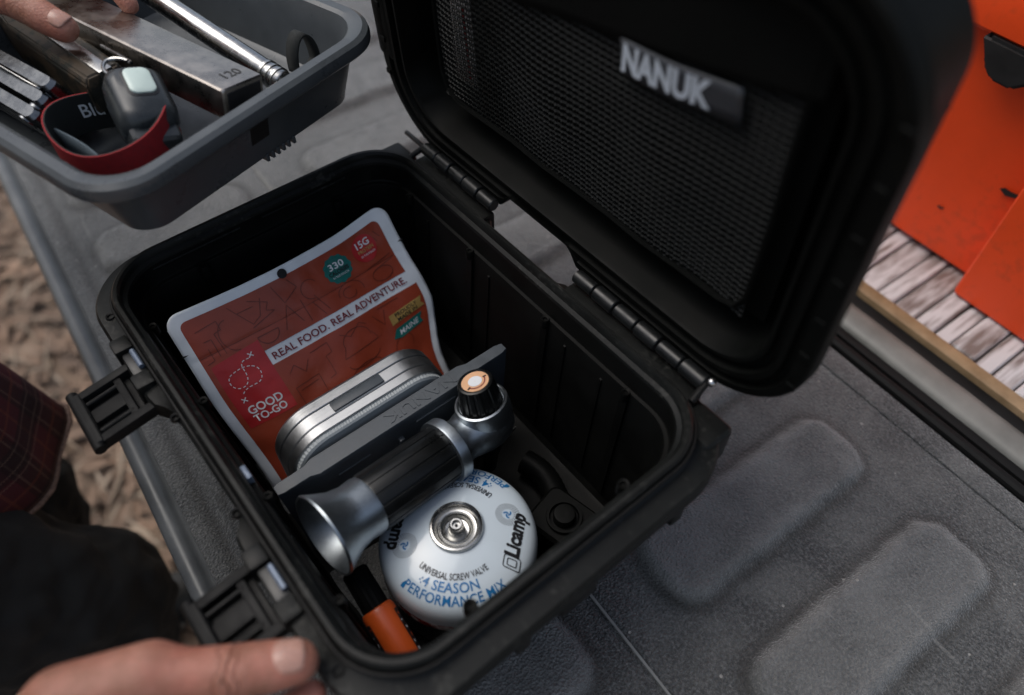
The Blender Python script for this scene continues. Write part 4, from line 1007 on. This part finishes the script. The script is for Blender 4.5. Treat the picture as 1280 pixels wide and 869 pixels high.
def build_tray_things():
    # steel bar tool pinched in the hand
    r = empty('steel_bar_tool', 'brushed steel bar tool marked 120 pinched between thumb and finger', 'tool', TRM @ T3((-.026, .134, -.008)) @ RZ(182) @ RZ(-2, 'Y') @ RZ(10, 'X'))
    bm = bmesh.new(); box(bm, 0, .215, -.0185, .0185, -.012, .012, .003, 3); b = fin('bar', bm, 'silverbar', r)
    bm = bmesh.new(); box(bm, -.0006, .0006, -.015, .015, -.0085, .0085, .0004, 1); fin('end_cap', bm, 'ink_black', r)
    M['etched'] = mat('etched_mark', (.03, .028, .026), .5)
    textobj('engraving', '120', .0085, lambda x, y: (.015+y, -x-.003, .0123), 'etched', r, bold=.01, width=.015)
    # silver rod
    r = empty('steel_rod', 'polished silver steel rod with ringed collar lying in grey tray', 'rod', TRM @ T3((-.046, .184, -.03)) @ RZ(177) @ RZ(-7, 'Y'))
    bm = bmesh.new(); lathe(bm, [(0, .0), (.0083, .0), (.009, .001), (.009, .165), (0, .165)], 32, 'x'); fin('shaft', bm, 'steel', r)
    for k in range(3):
        bm = bmesh.new(); x = .004+.006*k; lathe(bm, [(.0086, x), (.0100, x+.0008), (.0100, x+.0032), (.0086, x+.004)], 32, 'x'); fin('collar_ring', bm, 'steel', r)
    bm = bmesh.new(); lathe(bm, [(0, -.012), (.0045, -.012), (.005, -.011), (.005, .0), (0, .0)], 24, 'x'); fin('tip', bm, 'steel', r)
    # black strap loop
    r = empty('strap_loop', 'small black webbing loop standing beside the silver rod in tray', 'strap', TRM @ T3((-.042, .205, -.055)))
    bm = bmesh.new(); pts = [(.012*math.cos(t)*(1 if math.sin(t) > -.2 else .5), .022+.024*math.sin(t)) for t in [2*math.pi*k/40 for k in range(40)]]
    outer = [[(-.006, x, z+.012), (.006, x, z+.012)] for x, z in pts]
    for i in range(40):
        a, b2 = outer[i], outer[(i+1) % 40]; bm.faces.new([bm.verts.new(p) for p in (a[0], a[1], b2[1], b2[0])])
    bmesh.ops.remove_doubles(bm, verts=bm.verts, dist=1e-6); o = fin('webbing', bm, 'blackband', r, ang=60); md = o.modifiers.new('s', 'SOLIDIFY'); md.thickness = .0016
    bm = bmesh.new(); box(bm, -.0075, .0075, -.008, .008, .004, .0135, .002); fin('strap_end', bm, 'blackrubber', r)
    # headlamp: strap loop (red outside, dark inside) and lamp
    r = empty('headlamp', 'black headlamp with pale lens and red and black elastic strap in tray', 'headlamp', TRM @ T3((-.088, .0655, -.052)))
    def loop(t, z, k=1.0):
        rx, ry = .046*k, .040*k
        return (rx*math.cos(t)*(1+.05*math.cos(3*t)), ry*math.sin(t), z+.006*math.sin(t*2+.5)+.004*math.cos(t))
    def ring(k0, k1, nm, m, z0=.014, z1=.044):
        bm = bmesh.new(); n = 72
        prof = [(k1, z0), (k1, z1), (k0, z1), (k0, z0)]
        rings = [[loop(2*math.pi*i/n, z, k) for i in range(n)] for k, z in prof+[prof[0]]]
        loft(bm, rings, False, False); return fin(nm, bm, m, r, ang=40)
    ring(.975, 1.0, 'strap_outer', 'redband'); ring(.952, .974, 'strap_inner', 'blackband')
    def inner(x, y):     # printed on the inside face of the strap (far side)
        t = R_(168)-x/.044; p = loop(t, .031+y, .950); return p
    textobj('lettering', 'Blu', .0105, inner, 'ink_white', r, bold=.01, width=.018)
    bm = bmesh.new(); grid(bm, 10, 3, lambda a, b: (-.03+.055*a, -.027+.004*math.sin(a*3), .002+.034*b-.012*a)); o = fin('strap_tail', bm, 'greyband', r, ang=60); md = o.modifiers.new('s', 'SOLIDIFY'); md.thickness = .0015
    # lamp housing
    L4 = T3((.013, .019, .047)) @ Matrix.Scale(1.12, 4) @ RZ(-24) @ RZ(14, 'Y') @ RZ(-16, 'X')
    bm = bmesh.new(); spec = [(.019, .013, .008, -.02), (.023, .0165, .010, -.012), (.025, .018, .011, .0), (.0235, .0165, .010, .008), (.019, .012, .008, .0125)]
    rrloft(bm, spec, lambda p: L4 @ Vector(p), n=6, m=4); h = fin('lamp_housing', bm, 'lampbody', r, ang=50)
    bm = bmesh.new(); rrloft(bm, [(.0108, .008, .0045, .0115), (.0105, .0077, .0045, .0142), (.0085, .006, .0035, .0152)], lambda p: L4 @ Vector((p[0]-.006, p[1]+.001, p[2])), n=5, m=2); fin('lens', bm, 'lampwin', h)
    bm = bmesh.new(); rrloft(bm, [(.0122, .0093, .005, .0112), (.0122, .0093, .005, .0128), (.0112, .0083, .0045, .0132)], lambda p: L4 @ Vector((p[0]-.006, p[1]+.001, p[2])), n=5, m=2); fin('lens_bezel', bm, 'ink_black', h)
    bm = bmesh.new(); box(bm, .012, .034, -.0145, .0145, -.014, .004, .005, 3, L4); fin('hinge_mount', bm, 'lampbody', r)
    # multitool
    r = empty('multitool', 'folded stainless multitool with riveted handles against tray side', 'multitool', TRM @ T3((-.209, .060, -.050)) @ RZ(180) @ RZ(-20, 'X') @ Matrix.Scale(1.45, 4))
    for k, y in enumerate((-.011, -.0035, .0045)):
        bm = bmesh.new(); spec = [(.045, .0032, .003, .006), (.047, .0036, .003, .008), (.047, .0036, .003, .030-.002*k), (.045, .003, .003, .032-.002*k)]
        rrloft(bm, spec, c=(0, y*1.05), n=4, m=6); hd = fin('handle', bm, 'multi', r)
    for x in (-.038, .038):
        bm = bmesh.new(); lathe(bm, [(0, -.0155), (.004, -.0155), (.0048, -.0148), (.0048, .009), (0, .0095)], 20, 'y', (x, 0, .022)); fin('rivet', bm, 'multi', r)
    bm = bmesh.new(); grid(bm, 20, 2, lambda a, b: (-.04+.08*a, -.008+.0005*b, .03+.004*math.sin(a*3.1)*b)); o = fin('blade_edge', bm, 'steel', r); md = o.modifiers.new('s', 'SOLIDIFY'); md.thickness = .001
    # camouflage folding knife
    r = empty('folding_knife', 'camouflage handled folding knife with wire clip lying in tray', 'knife', TRM @ T3((-.200, .100, -.036)) @ RZ(174) @ Matrix.Scale(1.3, 4))
    bm = bmesh.new(); P = [(-.06, -.011), (.03, -.0125), (.052, -.009), (.06, .0), (.052, .01), (.03, .0135), (-.06, .0125)]
    A = [(x, y, .006) for x, y in P]; B = [(x, y, .024) for x, y in P]; Cc = [(x*.97, y*.8, .0275) for x, y in P]; loft(bm, [A, B, Cc]); bmesh.ops.bevel(bm, geom=list(bm.edges), offset=.0012, segments=2, affect='EDGES'); fin('handle', bm, 'tapebrown', r)
    bm = bmesh.new(); tube(bm, [(-.075+.012*math.sin(t), -.003+.007*math.cos(t), .034) for t in [R_(200*k/14-20) for k in range(15)]]+[(-.06, -.011, .032), (-.04, -.011, .03)], .0011, 8); fin('wire_clip', bm, 'steel', r)
    bm = bmesh.new(); box(bm, -.062, .05, -.004, .004, .022, .0295, .001); fin('blade_back', bm, 'steel', r)
build_tray_things()

# ================================================================== the person
def cap(bm, a, b, ra, rb, n=20):
    """tapered capsule"""
    a, b = Vector(a), Vector(b); d = (b-a); L = d.length; d.normalize()
    up = Vector((0, 0, 1)) if abs(d.z) < .9 else Vector((1, 0, 0)); s = d.cross(up).normalized(); u = s.cross(d)
    P = []
    for k in range(6): t = R_(-85+85*k/5); P.append((ra*math.sin(t), ra*math.cos(t)))
    for k in range(6): t = R_(85*k/5); P.append((L+rb*math.sin(t), rb*math.cos(t)))
    loft(bm, [[a+d*h+s*r*math.cos(2*math.pi*k/n)+u*r*math.sin(2*math.pi*k/n) for k in range(n)] for h, r in P])
def chain(bm, pts, rs):
    for i in range(len(pts)-1): cap(bm, pts[i], pts[i+1], rs[i], rs[i+1])
def remesh(o, vox, it=6, fac=.5):
    m = o.modifiers.new('r', 'REMESH'); m.mode = 'VOXEL'; m.voxel_size = vox; m.use_smooth_shade = True
    s = o.modifiers.new('s', 'SMOOTH'); s.iterations = it; s.factor = fac
FWD = Vector((.814, .581, 0)); RGT = Vector((.581, -.814, 0))
PB = Vector((-.752, .232, 0))                                # pelvis ground point of the person
def PP(f, r, z): return PB+FWD*f+RGT*r+Vector((0, 0, z))
RW = Vector((-.262, .068, .188)); LW = Vector((-.462, .600, .335))
RS, LS = PP(.02, .19, .66), PP(.02, -.19, .66)
RE, LE = Vector((-.50, -.02, .27)), Vector((-.72, .64, .40))
def build_person():
    root = empty('person', 'person in maroon plaid shirt and dark jeans reaching over tailgate with both hands', 'person', T3((PB.x, PB.y, -.75)))
    off = Vector((PB.x, PB.y, -.75))
    bm = bmesh.new()
    # trunk, neck, head
    chain(bm, [PP(0, 0, .16), PP(.01, 0, .35), PP(.03, 0, .58)], [.12, .115, .12])
    chain(bm, [PP(.03, -.12, .6), PP(.03, .12, .6)], [.09, .09]); chain(bm, [PP(.05, 0, .66), PP(.09, 0, .78)], [.055, .052])
    chain(bm, [PP(.11, 0, .83), PP(.09, 0, .9)], [.068, .092]); cap(bm, PP(.195, 0, .845), PP(.185, 0, .87), .013, .01); cap(bm, PP(.12, 0, .79), PP(.165, 0, .79), .035, .025)
    for s in (-1, 1): cap(bm, PP(.09, s*.088, .86), PP(.085, s*.092, .885), .012, .014)
    for s in (-1, 1):   # legs inside the jeans
        pass
    LK, LA = PP(.21, -.095, -.27), PP(.13, -.10, -.66); RK, RA = PP(.27, .12, -.22), PP(.16, .13, -.66)
    chain(bm, [PP(0, -.09, .14), LK, LA], [.085, .055, .042]); chain(bm, [PP(0, .09, .14), RK, RA], [.085, .055, .042])
    chain(bm, [LS, LE, LW+(LE-LW).normalized()*.02], [.055, .043, .028]); chain(bm, [RS, RE, RW+(RE-RW).normalized()*.02], [.055, .043, .028])
    # right hand: thumb on the front flange, fingers under it
    def palm(w_, mcps, th, rt=.0125):
        for m in mcps: chain(bm, [w_, (w_+m)*.5, m], [.019, .0165, .0125])
        for a, b in zip(mcps, mcps[1:]): cap(bm, (w_*.35+a*.65), (w_*.35+b*.65), .0145, .0145)
    Rt = [Vector((-.225, .092, .192)), Vector((-.1845, .1085, .195)), Vector((-.1445, .1100, .192)), Vector((-.1160, .1165, .1865))]; Rm = Vector((-.1665, .1085, .1935))
    chain(bm, [Rt[0], Rt[1], Rm, Rt[2], Rt[3]], [.0225, .0170, .0132, .0142, .0122])
    cap(bm, Rt[2]*.45+Rt[3]*.55+Vector((0, 0, -.001)), Rt[3]+Vector((.002, .0003, 0)), .0138, .0122)
    mr = [Vector((-.188, .086, .182)), Vector((-.207, .058, .180)), Vector((-.219, .039, .177)), Vector((-.232, .022, .173))]
    palm(RW, mr, None)
    for k, m in enumerate(mr):
        ln = (.9, 1, .94, .78)[k]
        j1 = m+Vector((.040, -.002, -.011))*ln; j2 = j1+Vector((.027, .012, -.012))*ln; j3 = j2+Vector((.021, .014, -.003))*ln
        chain(bm, [m, j1, j2, j3], [.0115, .0100, .0090, .0078])
    # left hand: thumb in front of the steel bar, fingers behind it
    Lt = [Vector((-.452, .566, .338)), Vector((-.398, .5435, .338)), Vector((-.356, .529, .330)), Vector((-.3235, .5185, .3155))]
    chain(bm, Lt, [.0195, .0140, .0120, .0104])
    cap(bm, Lt[2]*.45+Lt[3]*.55, Lt[3]+Vector((.0015, -.0006, -.001)), .0119, .0102)
    ml = [Vector((-.405, .605, .362)), Vector((-.418, .622, .360)), Vector((-.433, .637, .354)), Vector((-.447, .651, .346))]
    palm(LW, ml, None)
    tips = [Vector((-.2935, .5665, .306)), Vector((-.315, .600, .300)), Vector((-.335, .618, .298)), Vector((-.362, .635, .297))]
    for k, m in enumerate(ml):
        t = tips[k]; j1 = m.lerp(t, .42)+Vector((.006, .008, .018)); j2 = m.lerp(t, .78)+Vector((.006, .005, .012))
        chain(bm, [m, j1, j2, t], [.0112, .0096, .0088, .0072])
    bmesh.ops.translate(bm, verts=bm.verts, vec=-off)
    body = fin('body', bm, 'skin', root); remesh(body, .0021, 8, .5)
    creases(M['skin'], [(tuple(Rt[2]-off), tuple((Rt[3]-Rt[1]).normalized()), .0055), (tuple(Lt[2]-off), tuple((Lt[3]-Lt[1]).normalized()), .0055)])
    # thumb nails
    def nail(t0, t1, upv, nm, ln=.0135, wd=.0072, lift=.0102, back=.006):
        d = (t1-t0).normalized(); s = d.cross(upv).normalized(); u = s.cross(d).normalized(); c = t1-d*back
        bm = bmesh.new()
        def q(a, b):
            th = (a-.5)*R_(118); ll = (b-.5)
            wv = max(.02, 1-abs(2*ll)**(2.6 if ll < 0 else 4))**.42
            r = wd*1.12
            return c+d*(ll*ln)+s*(r*math.sin(th*wv))+u*(lift-r+r*math.cos(th*wv)-.0012*(2*ll)**2*(1 if ll > 0 else .9)-.0006)-off
        grid(bm, 12, 10, q); o = fin(nm, bm, 'nail', root, ang=80); md = o.modifiers.new('s', 'SOLIDIFY'); md.thickness = .0006; md.offset = 0
    nail(Rt[2], Rt[3], Vector((.05, .12, 1)), 'thumb_nail', .017, .0098, .0136, .0015)
    nail(Lt[2], Lt[3], Vector((.55, -.25, 1)), 'thumb_nail', .0145, .0080, .0114, .0015)
    # shirt: folded loft, open hem
    def plaidshirt():
        n = 72; zs = [.62, .56, .5, .44, .38, .32, .27, .22, .17, .13, .08, .02, -.05]
        me_v = []; uvs = []
        bm = bmesh.new(); uvl = bm.loops.layers.uv.new('UVMap'); rows = []
        for j, z in enumerate(zs):
            row = []; f = (.62-z)/.6
            for k in range(n+1):
                t = 2*math.pi*k/n
                a = .155+.025*f+.07*smooth01((f-.3)/.7)*max(0, math.cos(t)); b = .19-.02*math.sin(f*3)
                fold = 1+.05*f*math.sin(7*t+1.5*f)+.03*f*math.sin(13*t-3*f)
                p = PP(.03+.045*f+a*math.cos(t)*fold, b*math.sin(t)*fold, z-.03*f*max(0, math.cos(t+.5))-.012*f*math.sin(5*t))
                row.append((bm.verts.new(p-off) if k < n else row[0][0], (t*.19, z)))
            rows.append(row)
        for A, B in zip(rows, rows[1:]):
            for k in range(n):
                fc = bm.faces.new((A[k][0], B[k][0], B[k+1][0], A[k+1][0]))
                for lp, u in zip(fc.loops, (A[k][1], B[k][1], B[k+1][1], A[k+1][1])): lp[uvl].uv = u
        top = bm.faces.new([r[0] for r in rows[0][:-1]][::-1])
        o = fin('shirt', bm, 'plaid', root, ang=80); sb = o.modifiers.new('b', 'SUBSURF'); sb.levels = 1; sb.render_levels = 1
        md = o.modifiers.new('s', 'SOLIDIFY'); md.thickness = .003
        bm = bmesh.new(); hem = [v[0] for v in rows[-1][:-1]] if False else None
        P = []
        for k in range(n+1):
            t = 2*math.pi*k/n; f = (.62+.05)/.6; z = -.05
            a = .155+.025*f+.07*max(0, math.cos(t))*smooth01((f-.3)/.7); b = .19-.02*math.sin(f*3); fold = 1+.05*f*math.sin(7*t+1.5*f)+.03*f*math.sin(13*t-3*f)
            P.append(PP(.03+.045*f+a*math.cos(t)*fold, b*math.sin(t)*fold, z-.03*f*max(0, math.cos(t+.5))-.012*f*math.sin(5*t))-off)
        tube(bm, P, .0028, 6, cap=False); M['hem'] = mat('shirt_hem_twill', (.2, .13, .1), .9, scale=400, var=.5); fin('hem', bm, 'hem', o)
        for sh, el, wr in ((LS, LE, LW), (RS, RE, RW)):
            bm = bmesh.new(); e2 = el.lerp(wr, .62)
            chain(bm, [sh, el, e2], [.078, .06, .047]); bmesh.ops.translate(bm, verts=bm.verts, vec=-off)
            uvl = bm.loops.layers.uv.new('UVMap')
            for fc in bm.faces:
                for lp in fc.loops: lp[uvl].uv = (lp.vert.co.x+lp.vert.co.z*.3, lp.vert.co.y)
            fin('sleeve', bm, 'plaid', o, ang=80)
    plaidshirt()
    # jeans
    bm = bmesh.new()
    cap(bm, PP(0, -.07, .14), PP(0, .07, .14), .135, .135)
    chain(bm, [PP(.0, -.09, .1), PP(.11, -.1, -.1), LK, PP(.18, -.1, -.42), LA+Vector((0, 0, .02))], [.118, .105, .082, .075, .072])
    chain(bm, [PP(.0, .09, .1), PP(.16, .115, -.05), RK, PP(.22, .13, -.42), RA+Vector((0, 0, .02))], [.118, .105, .082, .075, .072])
    bmesh.ops.translate(bm, verts=bm.verts, vec=-off)
    j = fin('jeans', bm, 'jeans', root); remesh(j, .006, 10, .5)
    tx_ = bpy.data.textures.new('cloth', 'CLOUDS'); tx_.noise_scale = .055
    dm = j.modifiers.new('d', 'DISPLACE'); dm.texture = tx_; dm.strength = .03; dm.texture_coords = 'LOCAL'
    # boots
    for an, s in ((LA, -1), (RA, 1)):
        bm = bmesh.new(); g = Vector((an.x, an.y, 0))
        cap(bm, g+Vector((0, 0, -.60)), g+FWD*-.02+Vector((0, 0, -.70)), .058, .05); chain(bm, [g+FWD*-.03+Vector((0, 0, -.70)), g+FWD*.08+Vector((0, 0, -.695)), g+FWD*.16+Vector((0, 0, -.705))], [.045, .048, .04])
        bmesh.ops.translate(bm, verts=bm.verts, vec=-off); b = fin('boot', bm, 'boot', root); remesh(b, .005, 6)
        bm = bmesh.new(); P = [(-.085, .0), (-.07, .038), (0, .042), (.09, .05), (.17, .044), (.205, .0), (.17, -.044), (.09, -.05), (0, -.042), (-.07, -.038)]
        loft(bm, [[g+FWD*x+RGT*y+Vector((0, 0, z))-off for x, y in P] for z in (-.752, -.725)]); bmesh.ops.bevel(bm, geom=list(bm.edges), offset=.004, segments=2, affect='EDGES'); fin('sole', bm, 'bootsole', b)
build_person()
SC.render.resolution_x = 1024; SC.render.resolution_y = 695
